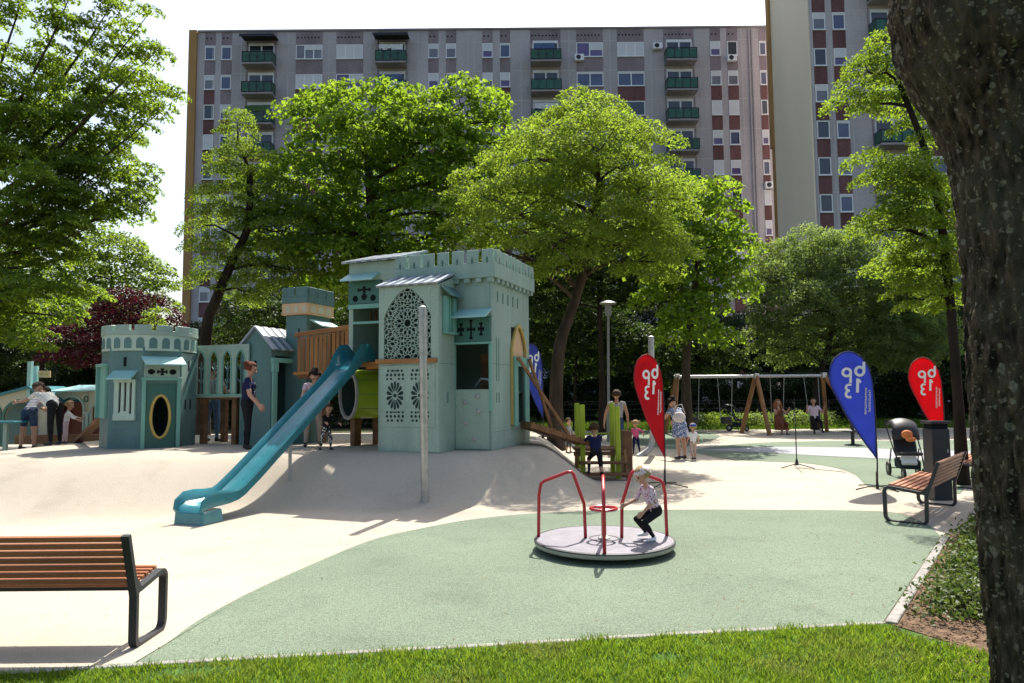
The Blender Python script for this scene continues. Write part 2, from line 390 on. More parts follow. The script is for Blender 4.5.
# creeping plants and wood chips in the bed
def leafset(C, n, leaf, nrm_up=.8, spread=(.1,.1,.05), aspect=.55, outc=None):
    """n leaves about each clump centre; returns V,F"""
    k = len(C); c = np.repeat(C, n, 0); N = len(c)
    p = c + rng.normal(0, 1, (N, 3))*np.array(spread)
    nr = rng.normal(0, 1, (N, 3))*.75 + np.array([0, 0, nrm_up])
    if outc is not None: nr += .45*np.repeat(outc, n, 0)
    nr /= np.linalg.norm(nr, axis=1)[:, None]
    d = rng.normal(0, 1, (N, 3)); d[:, 2] -= .35; d -= nr*(d*nr).sum(1)[:, None]; d /= np.linalg.norm(d, axis=1)[:, None]+1e-9
    s = np.cross(nr, d); L_ = leaf*rng.uniform(.6, 1.25, N)[:, None]; W_ = L_*aspect
    fold = nr*L_*.12
    V = np.stack([p - d*L_*.5, p + s*W_*.5 - d*L_*.1 + fold, p + d*L_*.55 - fold*.6, p - s*W_*.5 - d*L_*.1 + fold], 1).reshape(-1, 3)
    q = np.arange(N)*4
    return V, np.stack([q, q+1, q+2, q+3], 1)
def inbed(x, y):
    a = Vector((KC.x-KB.x, KC.y-KB.y)); a.normalize()
    d = (x-KB.x)*a.y - (y-KB.y)*a.x       # distance right of the kerb
    return d
bx = rng.uniform(2.6, 9.0, 6000); by = rng.uniform(4.6, 11.0, 6000); dd = inbed(bx, by)
nz = np.sin(bx*3.1+1)*np.sin(by*2.7+.5) + .5*np.sin(bx*7.7)*np.sin(by*6.9)
k = (dd > .27) & (dd < 4) & ((nz > -.6) | ((by > 6.2) & (nz > -1.2))) & (by > 5.22 + .2*np.sin(bx*5)) & ~((by > 9.1) & (dd < .6))
C = np.stack([bx[k], by[k], .05+.13*rng.random(k.sum())*np.clip(dd[k]*1.6, .3, 1)], 1)
V, F = leafset(C, 26, .05, .9, (.10,.10,.045), .5)
M['creeper'] = leafmat('creeper_leaf', (.035,.06,.016), (.075,.105,.03), (.06,.11,.014), (.13,.18,.03), .4)
stuff(npmesh('creeping_shrub', V, F, M['creeper']), 'low creeping shrub over the mulch beside the kerb and trunk', 'ground cover')
cx_ = rng.uniform(2.6, 6.5, 9000); cy_ = rng.uniform(4.2, 8.6, 9000); k = inbed(cx_, cy_) > .1
V, F = leafset(np.stack([cx_[k], cy_[k], np.full(k.sum(), .02)], 1), 1, .04, 2.2, (.0,.0,.006), .35)
stuff(npmesh('wood_chips', V, F, mat('wood_chip', (.16,.11,.075), .9, .6, 40, spec=.1)), 'brown wood chip mulch and dry leaves in the planting bed', 'mulch')
# fallen leaves and crumbs on the rubber
lx = np.concatenate([rng.uniform(-6, 6, 420), rng.uniform(1, 6, 260)]); ly = np.concatenate([rng.uniform(4.8, 13, 420), rng.uniform(5.3, 9, 260)])
V, F = leafset(np.stack([lx, ly, mound(lx, ly)+.014], 1), 1, .022, 4.0, (0, 0, .001), .55)
stuff(npmesh('fallen_leaves', V, F, mat('dry_leaf', (.20,.13,.06), .9, .6, 30, spec=.1)), 'small dry leaves and crumbs scattered over the rubber surface', 'leaf litter')
# ------------------------------------------------------------------ the blocks of flats
M['conc'] = mat('washed_concrete', (.46,.415,.415), .9, .2, .35, bump=.2, bscale=20, stretch=(1,1,.35), spec=.15, fine=.10, fscale=7)
M['conc2'] = mat('washed_concrete_dark', (.30,.27,.28), .9, .16, .5, stretch=(1,1,.3), spec=.15, fine=.12, fscale=7)
M['joint'] = mat('joint_mortar', (.52,.49,.49), .9, .1, 1)
M['mauve'] = mat('mauve_spandrel', (.27,.215,.23), .9, .2, .8, stretch=(1,1,.4), spec=.15, fine=.15, fscale=9)
M['brickred'] = mat('brick_red_spandrel', (.17,.085,.085), .9, .22, .9, stretch=(1,1,.4), spec=.15, fine=.2, fscale=9)
M['endwall'] = mat('ochre_gable', (.42,.24,.10), .9, .1, .4, spec=.1)
M['creamwall'] = mat('cream_gable', (.86,.73,.53), .9, .05, .25, spec=.1, stretch=(1,1,.3))
M['frame'] = mat('white_window_frame', (.80,.80,.80), .5, .05, 2)
M['blind'] = mat('white_roller_blind', (.66,.66,.66), .6, .05, 3)
def glass(name, c, r=.08): return mat(name, c, r, .25, .7, spec=.7)
M['g1'] = glass('dark_pane', (.035,.04,.055)); M['g2'] = glass('blue_pane', (.07,.085,.16)); M['g3'] = glass('curtain_pane', (.16,.16,.19), .2); M['g4'] = glass('violet_pane', (.11,.07,.20))
M['balg'] = mat('green_balcony_panel', (.015,.095,.06), .35, .4, 1.5, spec=.5); M['balt'] = mat('teal_balcony_panel', (.02,.20,.24), .35, .15, 1.5, spec=.5)
M['balg2'] = mat('dull_green_balcony_panel', (.02,.06,.045), .4, .5, 1.2, spec=.5); M['balg3'] = mat('bottle_green_balcony_panel', (.012,.075,.035), .3, .5, 2.2, spec=.5)
M['dkframe'] = mat('dark_railing', (.02,.022,.024), .6, .2, 3)

def win_mesh(w, h, mode):
    """window meshes about the lower left corner; y=0 is the wall face, minus is towards the street"""
    fr = MB(); t = .07
    fr.box(0, w, -.05, .02, 0, t); fr.box(0, w, -.05, .02, h-t, h); fr.box(0, t, -.05, .02, t, h-t); fr.box(w-t, w, -.05, .02, t, h-t)
    fr.box(-.05, w+.05, -.13, -.052, -.06, -.01)
    parts = 1 if w < 1.2 else (2 if mode % 2 else 3)
    for k in range(1, parts): fr.box(w*k/parts-.05, w*k/parts+.05, -.047, .018, t, h-t)
    fr.mi = 1
    drop = [.0, .12, .35, .55, 1.0, .12][mode % 6]
    if drop > 0:
        span = (t, w-t) if parts == 1 or drop < .2 or mode == 4 else (w/parts+.05, w-t)
        fr.box(span[0], span[1], -.035, -.012, h-t-(h-2*t)*drop, h-t-.003)
    pn = MB(); pn.box(t, w-t, .0, .012, t, h-t)
    f = fr.build('window', [M['frame'], M['blind']]); p = pn.build('pane', [M['g1'], M['g2'], M['g3'], M['g4'], M['g1'], M['g2']][mode % 6])
    fm, pm = f.data, p.data; bpy.data.objects.remove(f); bpy.data.objects.remove(p)
    return fm, pm
WM = {}
def put_window(parent, x, y, z, w, h, mode):
    k = (w, h, mode)
    if k not in WM: WM[k] = win_mesh(w, h, mode)
    off = parent.location
    o = bpy.data.objects.new('window', WM[k][0]); COL.objects.link(o); o.parent = parent; o.location = Vector((x, y, z)) - off
    p = bpy.data.objects.new('pane', WM[k][1]); COL.objects.link(p); p.parent = o
BMESH = {}
CLUT = [mat('clutter_%s' % n, c, .8, .3, 6) for n, c in (('pale',(.5,.5,.48)),('blue',(.08,.12,.25)),('brown',(.18,.10,.06)),('white',(.65,.65,.65)),('dark',(.05,.05,.05)),('green',(.05,.12,.03)))]
def put_balcony(parent, x, y, z, w, kind, gm):
    """x,z: left end and slab top"""
    k = (w, kind, gm)
    if k not in BMESH:
        a = MB(); a.box(0, w, -1.15, 0, -.16, 0); a.box(.0, .06, -.1, -.003, .0, 2.45); a.box(w-.06, w, -.1, -.003, 0, 2.45)
        a.mi = 1
        b = MB(); b.box(.05, w-.05, -1.13, -1.10, .12, .92); b.box(.02, .05, -1.10, -.02, .12, .92); b.box(w-.05, w-.02, -1.10, -.02, .12, .92)
        b.mi = 1; b.box(0, w, -1.16, -1.09, .96, 1.02); b.box(0, .05, -1.09, -.02, .96, 1.02); b.box(w-.05, w, -1.09, -.02, .96, 1.02)
        b.box(0, w, -1.16, -1.09, .04, .10)
        for q in np.linspace(0, w-.05, 5): b.box(q, q+.05, -1.17, -1.135, .1, .96)
        if kind == 1: b.box(-.2, w+.2, -1.3, -.05, 2.52, 2.56); b.box(-.2, w+.2, -1.32, -1.28, 2.3, 2.52)
        c = MB(); c.box(.2, w-.2, -.03, -.004, .02, 2.3); c.mi = 1; c.box(.3, w*.48, -.035, -.03, .3, 2.1); c.box(w*.53, w-.3, -.035, -.03, .9, 2.1)
        c.mi = 0; c.box(w*.48, w*.53, -.06, -.03, .1, 2.3); c.box(.2, w-.2, -.07, -.032, 2.05, 2.3)
        A = a.build('balcony', [M['conc2'], M['dkframe']]); B = b.build('railing', [gm, M['dkframe']]); C_ = c.build('balcony_door', [M['frame'], M['g1']])
        BMESH[k] = (A.data, B.data, C_.data)
        for q in (A, B, C_): bpy.data.objects.remove(q)
    off = parent.location
    o = bpy.data.objects.new('balcony', BMESH[k][0]); COL.objects.link(o); o.parent = parent; o.location = Vector((x, y, z)) - off
    if random.random() < .6:
        q = MB(); c0 = random.uniform(.4, w-.9); hh = random.uniform(.5, 1.25); q.box(c0, c0+random.uniform(.3, .8), -.9, -.5, .01, hh)
        q.build('storage_box', random.choice(CLUT), o, local=True)
    if random.random() < .3:
        q = MB(); c0 = .3
        while c0 < w-.6: ww = random.uniform(.25, .6); q.box(c0, c0+ww, -1.0, -.98, 1.6-random.uniform(.3, .8), 1.6); c0 += ww+.0
        q.build('washing', random.choice(CLUT), o, local=True)
    for nm, me in (('railing', BMESH[k][1]), ('balcony_door', BMESH[k][2])):
        c = bpy.data.objects.new(nm, me); COL.objects.link(c); c.parent = o

# --- the long block
YB = 62.0; SX = lambda px: P(px, 60, YB).x
x0, x1 = SX(189.5), SX(772)
ztop = P(480, 30, YB).z; SH = 31.45*YB/FPX; zw0 = P(480, 43.5, YB).z - .0      # top of the uppermost windows
apt = thing('apartment_block', 'long grey panel block of flats with red spandrels and green balconies behind the trees', 'apartment block', ((x0+x1)/2, YB+6, 0))
w = MB(); w.box(x0+.7, x1, YB, YB+11, -.1, ztop); w.build('wall', M['conc'], apt)
w = MB(); w.box(x0, x0+.698, YB-.25, YB+11, -.1, ztop+.12); w.build('gable_cladding', M['endwall'], apt)
w = MB(); w.box(x0+.75, x1, YB-.12, YB+11, ztop+.003, ztop+.16); w.build('roof_edge', M['conc2'], apt)
WH = 1.36; NW = .92; WW = 2.42
cols = [('n',205),('n',221.5),('b',246.5),('W',296),('W',336.5),('b',377.5),('n',428.5),('n',446),('n',482.5),('n',500),('b',530.5),('W',576.5),('W',617.5),('b',664),('n',710.5),('n',727.5),('s',759.5)]
sp = MB(); vt = MB(); hid = MB(); nwin = 0
for ci, (t, px) in enumerate(cols):
    x = SX(px); wd = {'n':NW, 'W':WW, 'b':2.75, 's':.6}[t]
    for r in range(12):
        zt = zw0 - r*SH; zb = zt - WH
        if zb < .3: continue
        if t in 'nWs':
            # spandrel under the window (and parapet band over the top one)
            sp.mi = 0 if (r < 1 or (r < 2 and ci < 13 and ci % 3)) else 1
            sp.box(x-.02, x+wd+.02, YB-.025, YB-.002, zb-SH+WH+.05, zb-.065)
        if r == 0:
            sp.mi = 0; sp.box(x-.02, x+wd+.02, YB-.024, YB-.002, zt+.04, ztop-.05)
            nv = max(2, int(wd/.32))
            if t != 's':
                for k in range(nv): vt.box(x+.1+k*(wd-.2)/nv, x+.1+k*(wd-.2)/nv+.14, YB-.03, YB-.026, zt+.62, zt+.76)
        mode = random.choice([0,1,2,2,3,3,4,5,5])
        if (ci, r) in ((12, 0), (4, 0)): mode = 4
        vis = r < 2 or (ci < 2) or (ci >= 14) or (r == 2 and ci in (0,1,13)) or (r in (9,10) and ci in (11,12,13))
        if t in 'nWs':
            if vis: put_window(apt, x, YB-.002, zb, wd, WH, mode)
            else: hid.mi = 0; hid.box(x, x+wd, YB-.05, YB-.004, zb, zt); hid.mi = 1; hid.box(x+.08, x+wd-.08, YB-.054, YB-.051, zb+.08, zt-.08)
        else:
            gm = M['balt'] if (ci == 5 and r == 1) else random.choice((M['balg'], M['balg'], M['balg2'], M['balg3']))
            if r < 5 or ci == 13 and r < 5: put_balcony(apt, x, YB-.004, zt-2.12, wd, 1 if (r == 0 and ci in (2,5)) else 0, gm)
            else:
                hid.mi = 0; hid.box(x, x+wd, YB-.05, YB-.004, zb-.7, zt)
                hid.mi = 1; hid.box(x+.1, x+wd-.1, YB-.054, YB-.051, zb-.6, zt-.1)
sp.build('spandrel_panel', [M['mauve'], M['brickred']], apt)['kind'] = 'stuff'
vt.build('roof_vents', M['hole'], apt)['kind'] = 'stuff'
hid.build('window', [M['frame'], M['g1']], apt)['kind'] = 'stuff'
jn = MB()
for px in (193.5,213,231,241,288,329,370,418,439,468,474,521,569,610,651,700,720.5,742,748,754):
    xx = SX(px); jn.box(xx-.035, xx+.035, YB-.012, YB-.003, .2, ztop-.02)
for r in range(12):
    z = zw0 + .16 - r*SH; jn.box(x0+.75, x1-.02, YB-.009, YB-.0025, z-.04, z+.04)
jn.build('panel_joints', M['joint'], apt)['kind'] = 'stuff'
dp = MB()
for px in (749, 752): dp.tube([(SX(px), YB-.1, .2), (SX(px), YB-.1, ztop-.2)], .06, 6)
dp.build('downpipe', M['conc'], apt)
for px, py in ((579,59),(657,47.5),(731,59.5),(768.5,186)):
    c = P(px, py, YB); a = MB(); a.box(c.x-.42, c.x+.42, YB-.42, YB-.08, c.z-.3, c.z+.3); a.box(c.x-.3, c.x-.25, YB-.08, YB-.026, c.z-.35, c.z-.302)
    ac = a.build('air_conditioner', M['frame'], apt, bevel=.02)
    f = MB(); f.lathe([(.01,-.012),(.22,-.012),(.22,0)], (c.x-.08, YB-.421, c.z), 14, Matrix.Rotation(R(90), 3, 'X')); f.build('fan_grille', M['dkframe'], ac)
an = MB(); c = P(613, 20, YB+4)
an.tube([(c.x, YB+4, ztop), (c.x, YB+4, ztop+2.2)], .035, 5); an.tube([(c.x-.5, YB+4, ztop+1.7), (c.x+.5, YB+4, ztop+1.9)], .02, 5); an.tube([(c.x-.35, YB+4, ztop+1.2), (c.x+.35, YB+4, ztop+1.3)], .02, 5)
c = P(346, 24, YB+4); an.tube([(c.x-.4, YB+4, ztop), (c.x-.3, YB+4, ztop+1.1), (c.x+.7, YB+4, ztop+.1)], .05, 5)
for px in (255, 430, 500, 560, 690, 735):
    c = P(px, 26, YB+5); an.tube([(c.x, YB+5, ztop), (c.x, YB+5, ztop+random.uniform(.4,.9))], random.choice((.05,.12,.16)), 6)
an.build('aerial', M['steel'], apt)

# --- the taller block at the right
YT = 51.0; sh2 = 38.4*YT/FPX
TX0 = P(813, 120, YT).x; TX1 = TX0 + 17
zt2 = P(822, 121, YT).z; ztop2 = zt2 + 5*sh2 + 2.0
tw = thing('tower_block', 'taller block of flats at the right with a cream windowless end wall', 'apartment block', (TX0+8, YT+5, 0))
w = MB(); w.box(TX0, TX1, YT, YT+7.6, -.1, ztop2); w.build('wall', M['conc'], tw)
w = MB(); w.box(TX0-.12, TX0-.003, YT+.02, YT+7.2, -.1, ztop2); o = w.build('gable_cladding', M['creamwall'], tw)
zm = P(790, 150, YT+8).z
w = MB(); w.box(TX0-.32, TX0-.003, YT+7.201, YT+7.8, zm, ztop2); w.box(TX0-.2, TX0-.005, YT+7.202, YT+7.7, -.1, zm-.003); w.build('gable_edge', M['endwall'], tw)
sp = MB(); jn = MB()
for k, px in enumerate((816.5, 836.5)):
    x = P(px, 120, YT).x
    for r in range(-4, 10):
        zt = zt2 - r*sh2
        if zt-1.4 < .3: continue
        sp.mi = 1; sp.box(x-.02, x+.96, YT-.025, YT-.002, zt-sh2+.05, zt-1.41)
        put_window(tw, x, YT-.002, zt-1.34, .94, 1.34, random.choice([0,1,2,3,4,5,2]))
x = P(872, 120, YT).x
for r in range(-4, 9):
    zt = zt2 - r*sh2
    put_balcony(tw, x, YT-.004, zt-2.1, 3.1, 0, M['balg'])
    put_window(tw, x+4.2, YT-.002, zt-1.34, 2.4, 1.34, r % 3)
    sp.mi = 1; sp.box(x+4.18, x+6.62, YT-.025, YT-.002, zt-sh2+.05, zt-1.41)
sp.build('spandrel_panel', [M['mauve'], M['brickred']], tw)['kind'] = 'stuff'
for px in (815,834,853,868):
    xx = P(px, 120, YT).x; jn.box(xx-.04, xx+.04, YT-.012, YT-.003, .2, ztop2-.02)
for r in range(-4, 10): z = zt2+.18-r*sh2; jn.box(TX0+.02, TX1, YT-.009, YT-.0025, z-.04, z+.04)
jn.build('panel_joints', M['joint'], tw)['kind'] = 'stuff'
# ------------------------------------------------------------------ trees
LM = {
 'maple': leafmat('maple_leaf', (.04,.085,.008), (.085,.15,.016), (.19,.32,.016), (.34,.48,.04), .57),
 'robinia': leafmat('robinia_leaf', (.05,.09,.012), (.09,.145,.028), (.21,.32,.025), (.36,.47,.05), .58),
 'left': leafmat('walnut_leaf', (.035,.075,.012), (.07,.12,.024), (.19,.31,.018), (.34,.46,.04), .57),
 'ash': leafmat('ash_leaf', (.045,.085,.014), (.08,.13,.028), (.20,.31,.024), (.33,.44,.045), .57),
 'greygreen': leafmat('greyish_leaf', (.055,.085,.04), (.095,.13,.065), (.20,.31,.05), (.34,.44,.085), .55),
 'dark': leafmat('shade_darkened_leaf', (.022,.036,.014), (.045,.07,.024), (.03,.055,.012), (.06,.10,.02), .35),  # leaf colour darkened to stand in for shade under the crowns
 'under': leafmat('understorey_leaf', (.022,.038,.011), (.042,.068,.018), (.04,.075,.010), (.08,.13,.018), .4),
 'plum': leafmat('plum_leaf', (.018,.006,.009), (.04,.010,.016), (.05,.005,.012), (.11,.012,.026), .42),
 'light': leafmat('locust_leaf', (.055,.10,.010), (.105,.16,.022), (.20,.32,.022), (.35,.46,.045), .56),
}
PERX = {'maple':2.3,'robinia':3.4,'left':2.0,'ash':3.0,'greygreen':2.4,'dark':4.5,'plum':2.6,'light':2.6}
def tree(name, label, Y, lobes, trunk, rad, lm, leaf=.11, per=55, dens=1.0, cr=.26, bark='bark', group=None, aspect=.6, cat='tree', flat=.36, gz=None, limbs=True, spreadY=.85, twigs=7, branches=(), gap=1.12, cover=.85):
    """lobes: (px,py,rx,ry[,dY]) measured outline clumps; trunk: [(px,py,dY)...] from the foot upwards"""
    base = P(trunk[0][0], trunk[0][1], Y + trunk[0][2]); bz = mz(base.x, base.y) if gz is None else gz; base.z = bz
    t = thing(name, label, cat, (base.x, base.y, bz), 0, group)
    tb = MB(); tp = [Vector((base.x, base.y, bz-.1))] + [P(a, b, Y+c) for a, b, c in trunk[1:]]
    n = len(tp); rr = [rad*(1.35 if i == 0 else 1 - .5*i/(n-1)) for i in range(n)]
    # smooth path
    pts = []; rs = []
    for i in range(n-1):
        for j in range(5):
            u = j/5; p0 = tp[max(i-1,0)]; p1 = tp[i]; p2 = tp[i+1]; p3 = tp[min(i+2,n-1)]
            pts.append(.5*((2*p1)+(p2-p0)*u+(2*p0-5*p1+4*p2-p3)*u*u+(3*p1-p0-3*p2+p3)*u**3)); rs.append(rr[i]+(rr[i+1]-rr[i])*u)
    pts.append(tp[-1]); rs.append(rr[-1])
    tb.tube(pts, rs, 10)
    CC = []; OUT = []; ALL = []
    for lb in lobes:
        px, py, rx, ry = lb[:4]; dY = lb[4] if len(lb) > 4 else random.uniform(-.5, .5)*rx*Y/FPX*.8
        c = P(px, py, Y+dY); a = rx*Y/FPX; b = ry*Y/FPX; d = spreadY*(a+b)/2
        sm = cr*1.9; vol = a*b*d; k = int(min(900, 40*vol/(sm**3)+60))
        u = rng.normal(0, 1, (k, 3)); u /= np.linalg.norm(u, axis=1)[:, None]
        r = .98*rng.uniform(.28, 1, k)**.5
        cand = u*r[:, None]*np.array([a, d, b]) + np.array(c); q = []
        for p_ in cand:
            if p_[2] < bz+.3: continue
            if len(ALL) and (((np.array(ALL)-p_)*np.array([1,1,1.5]))**2).sum(1).min() < (sm*gap)**2: continue
            ALL.append(p_); q.append(p_)
        if not q: continue
        q = np.array(q)
        CC.append(q); o = q-np.array(c); OUT.append(o/(np.linalg.norm(o, axis=1)[:, None]+1e-6))
        if limbs and len(q):
            # limb from the nearest high point of the trunk to the lobe, then twigs to some clumps
            best = min(range(len(pts)//3, len(pts)), key=lambda i: (pts[i]-c).length + max(0, pts[i].z-c.z)*1.5)
            s0 = pts[best]; m1 = s0.lerp(c, .45) + Vector((random.uniform(-.2,.2), random.uniform(-.2,.2), .12*(c-s0).length))
            r0 = min(rs[best]*.6, .02+.022*(c-s0).length)
            lp = [s0, s0.lerp(m1, .5)+Vector((0,0,.03)), m1, m1.lerp(c, .5)+Vector((random.uniform(-.1,.1),0,random.uniform(-.1,.1))), c]
            tb.tube(lp, [r0, r0*.85, r0*.68, r0*.5, r0*.35], 6, cap=False)
            for i in rng.choice(len(q), min(twigs, len(q)), replace=False):
                e = Vector(q[i]); s1 = lp[random.choice((2,3,4))]; mid = s1.lerp(e, .5)+Vector((random.uniform(-.1,.1), random.uniform(-.1,.1), random.uniform(0,.15)))
                tb.tube([s1, mid, e], [r0*.33, r0*.22, r0*.08], 4, cap=False)
    for (ax_, ay_, bx2, by2, d0, d1, r0) in branches:
        a = P(ax_, ay_, Y+d0); b = P(bx2, by2, Y+d1); m1 = a.lerp(b,.5)+Vector((0,0,-.04*(b-a).length)); tb.tube([a, a.lerp(m1,.5)+Vector((0,random.uniform(-.1,.1),random.uniform(-.08,.08))), m1, m1.lerp(b,.5)+Vector((0,random.uniform(-.1,.1),random.uniform(-.05,.08))), b], [r0, r0*.8, r0*.6, r0*.38, r0*.12], 6, cap=False)
    tb.build('trunk', M[bark], t, smooth='all')
    C = np.concatenate(CC); O = np.concatenate(OUT)
    big = rng.uniform(.7, 1.35, len(C)); la = .5*aspect*leaf*leaf*1.05
    cn = np.maximum(6, (2*math.pi*(cr*1.9*big)**2*.75*cover/la).astype(int))
    c = np.repeat(C, cn, 0); ot = np.repeat(O, cn, 0); sg = np.repeat(big, cn)[:, None]*cr*1.9; N_ = len(c)
    u = rng.normal(0, 1, (N_, 3)); u[:, 2] = np.abs(u[:, 2])*.9 - .25*(rng.random(N_) < .3); u /= np.linalg.norm(u, axis=1)[:, None]
    off = u*sg*(1-.5*rng.random(N_)**2)[:, None]*np.array([1, 1, flat*1.6])
    off += rng.normal(0, .05, (N_, 3))*sg; off[:, 2] -= .35*(off[:, 0]*ot[:, 0]+off[:, 1]*ot[:, 1])
    V, F = leafset(c+off, 1, leaf, .55, (0, 0, 0), aspect, u*1.6+ot*.5)
    npmesh('crown', V, F, LM[lm], t, t.location)
    return t

sprays = []; brs = []
for (x0_, y0_, x1_, y1_, d1) in ((-30,150,30,-30,.3),(-20,170,75,-15,-.4),(-10,170,118,-5,.5),(0,180,150,12,-.3),(-10,200,160,48,.2),(-10,200,135,70,-.8),(0,215,168,88,.4),(-10,230,160,112,-.4),(0,225,140,135,.9),(-10,240,158,178,.1),(0,235,120,165,-.7),(-10,245,152,200,-.3),(0,240,125,214,.5),
     (-20,260,95,225,-.6),(-20,270,80,255,.3),(-20,290,88,290,-.2),(-20,300,70,318,.5),(-30,320,50,345,-.3),(-30,200,60,70,1.2),(-30,200,20,110,-1),(-30,260,40,180,-1.2),(-30,290,40,240,1.1),(-30,310,30,285,-1),(-30,330,15,335,.8)):
    brs.append((x0_, y0_, x1_, y1_, 0, d1, .05))
    for u in (.28,.42,.55,.67,.78,.88,.97):
        w = 30-14*u; sprays.append((x0_+(x1_-x0_)*u+random.uniform(-6,6), y0_+(y1_-y0_)*u+random.uniform(-7,5), w*random.uniform(.8,1.25), w*.42, d1*u+random.uniform(-.4,.4)))
tree('walnut_tree', 'tall light green tree at the left edge reaching over the playhouse', 15, sprays, [(-50,440,0),(-40,330,0),(-35,250,0),(-25,180,0),(-20,120,0)], .2, 'left', .095, 50, 3.2, .135, aspect=.5, limbs=False, branches=brs, gap=1.25)
tree('maple_tree', 'broad bright green maple crown rising above the castle slide tower', 23, [
 (322,118,42,32,0),(300,165,34,40),(365,128,52,42,-1),(352,200,62,52,.5),(428,120,40,32,.5),(462,108,42,28,.5),(488,122,24,24),(440,165,52,46,-.5),(405,235,55,42),(335,258,52,32,-.8),(288,238,30,34),(470,160,36,40),(300,290,26,20,0),(385,160,45,38,1.5),(370,270,40,25,1),(320,225,30,26,-1),(440,215,36,30,-1),(280,175,18,22),(520,150,24,26,.8),(522,195,22,30,.8),(498,165,28,28,.5),(503,205,26,30,.3),(490,245,30,26,.5),(345,295,40,18,-1.2),(420,275,45,24,-1),(480,200,30,28,.6)],
 [(388,430,0),(386,360,0),(378,290,0),(372,230,0),(368,160,0)], .24, 'maple', .17, 34, .95, .36, aspect=.85, gap=1.3)
tree('robinia_tree', 'wide domed feathery green tree behind the main castle tower', 19, [
 (585,140,70,42,0),(540,160,50,42,-1.2),(632,165,50,42,-.6),(490,195,40,36,.3),(520,215,45,38,-1.6),(600,205,75,45,.8),(655,205,42,38,0),(690,200,20,16,0),(560,240,50,30,-1.8),(625,245,45,28,-1.2),(470,225,26,24,0),(590,112,36,16,0),(680,235,22,18,0),(600,150,40,30,-2.3),(640,200,36,28,-2.4),(500,250,34,22,-1),(530,270,30,18,-1.2),(655,262,34,20,-.6),(560,125,30,20,-1)],
 [(556,452,0),(556,400,0),(560,345,0),(575,300,.2),(592,240,.3),(600,180,.2)], .21, 'robinia', .11, 60, 1.15, .27, aspect=.42, gap=1.5, cover=.7)
tree('catalpa_tree', 'bright large leaved green tree right of the domed tree above the red flag', 25, [
 (705,212,38,28,0),(722,250,30,34,.4),(690,260,40,36),(715,290,34,28),(665,280,35,28),(690,320,30,24,-.5),(735,228,16,22),(688,205,24,24,1),(665,235,26,24,1),(675,230,34,26,.5),(700,330,30,18,-.6),(735,275,14,22),(680,335,26,16)],
 [(688,426,0),(686,370,0),(692,310,0),(700,250,0)], .18, 'maple', .19, 30, 1.0, .36, aspect=.85, gap=1.25)
tree('ash_tree', 'slender dark trunked tree leaning right behind the round castle tower', 21.5, [
 (236,128,16,24),(238,165,30,26),(228,205,34,24),(262,195,36,34),(285,230,34,36),(215,250,26,20),(255,250,44,30),(290,270,28,22),(208,285,24,11,0),(250,292,36,14),(205,225,16,10)],
 [(203,420,0),(206,335,0),(216,300,0),(232,262,0),(248,225,0),(250,170,0)], .19, 'ash', .10, 40, 1.05, .25, bark='bark_dk', aspect=.4, gap=1.45, cover=.7)
tree('grey_green_tree', 'rounded greyish green tree behind the swing frame', 31.5, [(765,285,26,28),(815,258,40,24),(850,250,30,20),(805,352,34,18),(870,352,40,20),(915,358,30,18),(770,345,24,18),(895,280,34,30),(900,300,36,30),(930,345,26,24),(800,335,34,18),(860,345,44,18),
 (792,272,40,28),(770,300,30,24),(800,310,36,26,-1),(838,258,40,24),(862,285,46,34,-.6),(835,315,40,26),(880,325,40,28),(915,330,30,24),(770,325,22,18)],
 [(815,424,0),(817,385,0),(828,350,0),(835,310,0)], .17, 'greygreen', .12, 60, 1.2, .30, aspect=.5, bark='bark_dk', gap=1.3, flat=.5)
tree('locust_tree', 'airy yellow green tree with dark bare limbs behind the big trunk', 13, [
 (868,72,26,22,0),(892,96,34,20,.3),(885,55,12,14),(858,105,18,12),(925,130,26,22),(880,172,26,15),(912,178,30,20),(935,200,25,25),(905,215,40,22,-.3),(880,232,22,14),(930,245,35,28),(905,265,32,22,.3),(945,285,28,32,.2),(915,298,22,18)],
 [(962,470,0),(958,400,0),(950,300,0),(940,215,0),(925,150,0),(900,85,0)], .10, 'light', .075, 48, 1.2, .18, bark='bark_dk', aspect=.5, twigs=10, gap=1.22, cover=.85)
tree('plum_tree', 'dark red leaved plum tree behind the round castle tower', 27, [
 (122,312,30,20),(95,332,24,18),(150,318,22,18),(135,298,16,10),(168,320,14,14),(70,345,28,22,-1),(105,355,34,18,-1)],
 [(118,425,0),(118,380,0),(120,330,0)], .12, 'plum', .10, 50, 1.3, .24, bark='bark_dk', gap=1.4, cover=.75)
tree('lime_shrub_tree', 'small yellow green sapling in front of the red leaved plum', 24, [(155,318,12,12),(150,330,10,8)], [(154,430,0),(154,380,0),(155,325,0)], .05, 'ash', .09, 26, 1.3, .15, gap=1.6, cover=.6)
tree('far_poplar', 'soft dark green tree far behind the plum tree', 42, [
 (110,258,34,26),(135,275,24,20),(85,280,34,30),(150,300,22,18),(50,300,40,40),(120,320,40,30)],
 [(112,421,0),(112,360,0),(112,280,0)], .25, 'ash', .2, 40, .45, .6, bark='bark_dk')
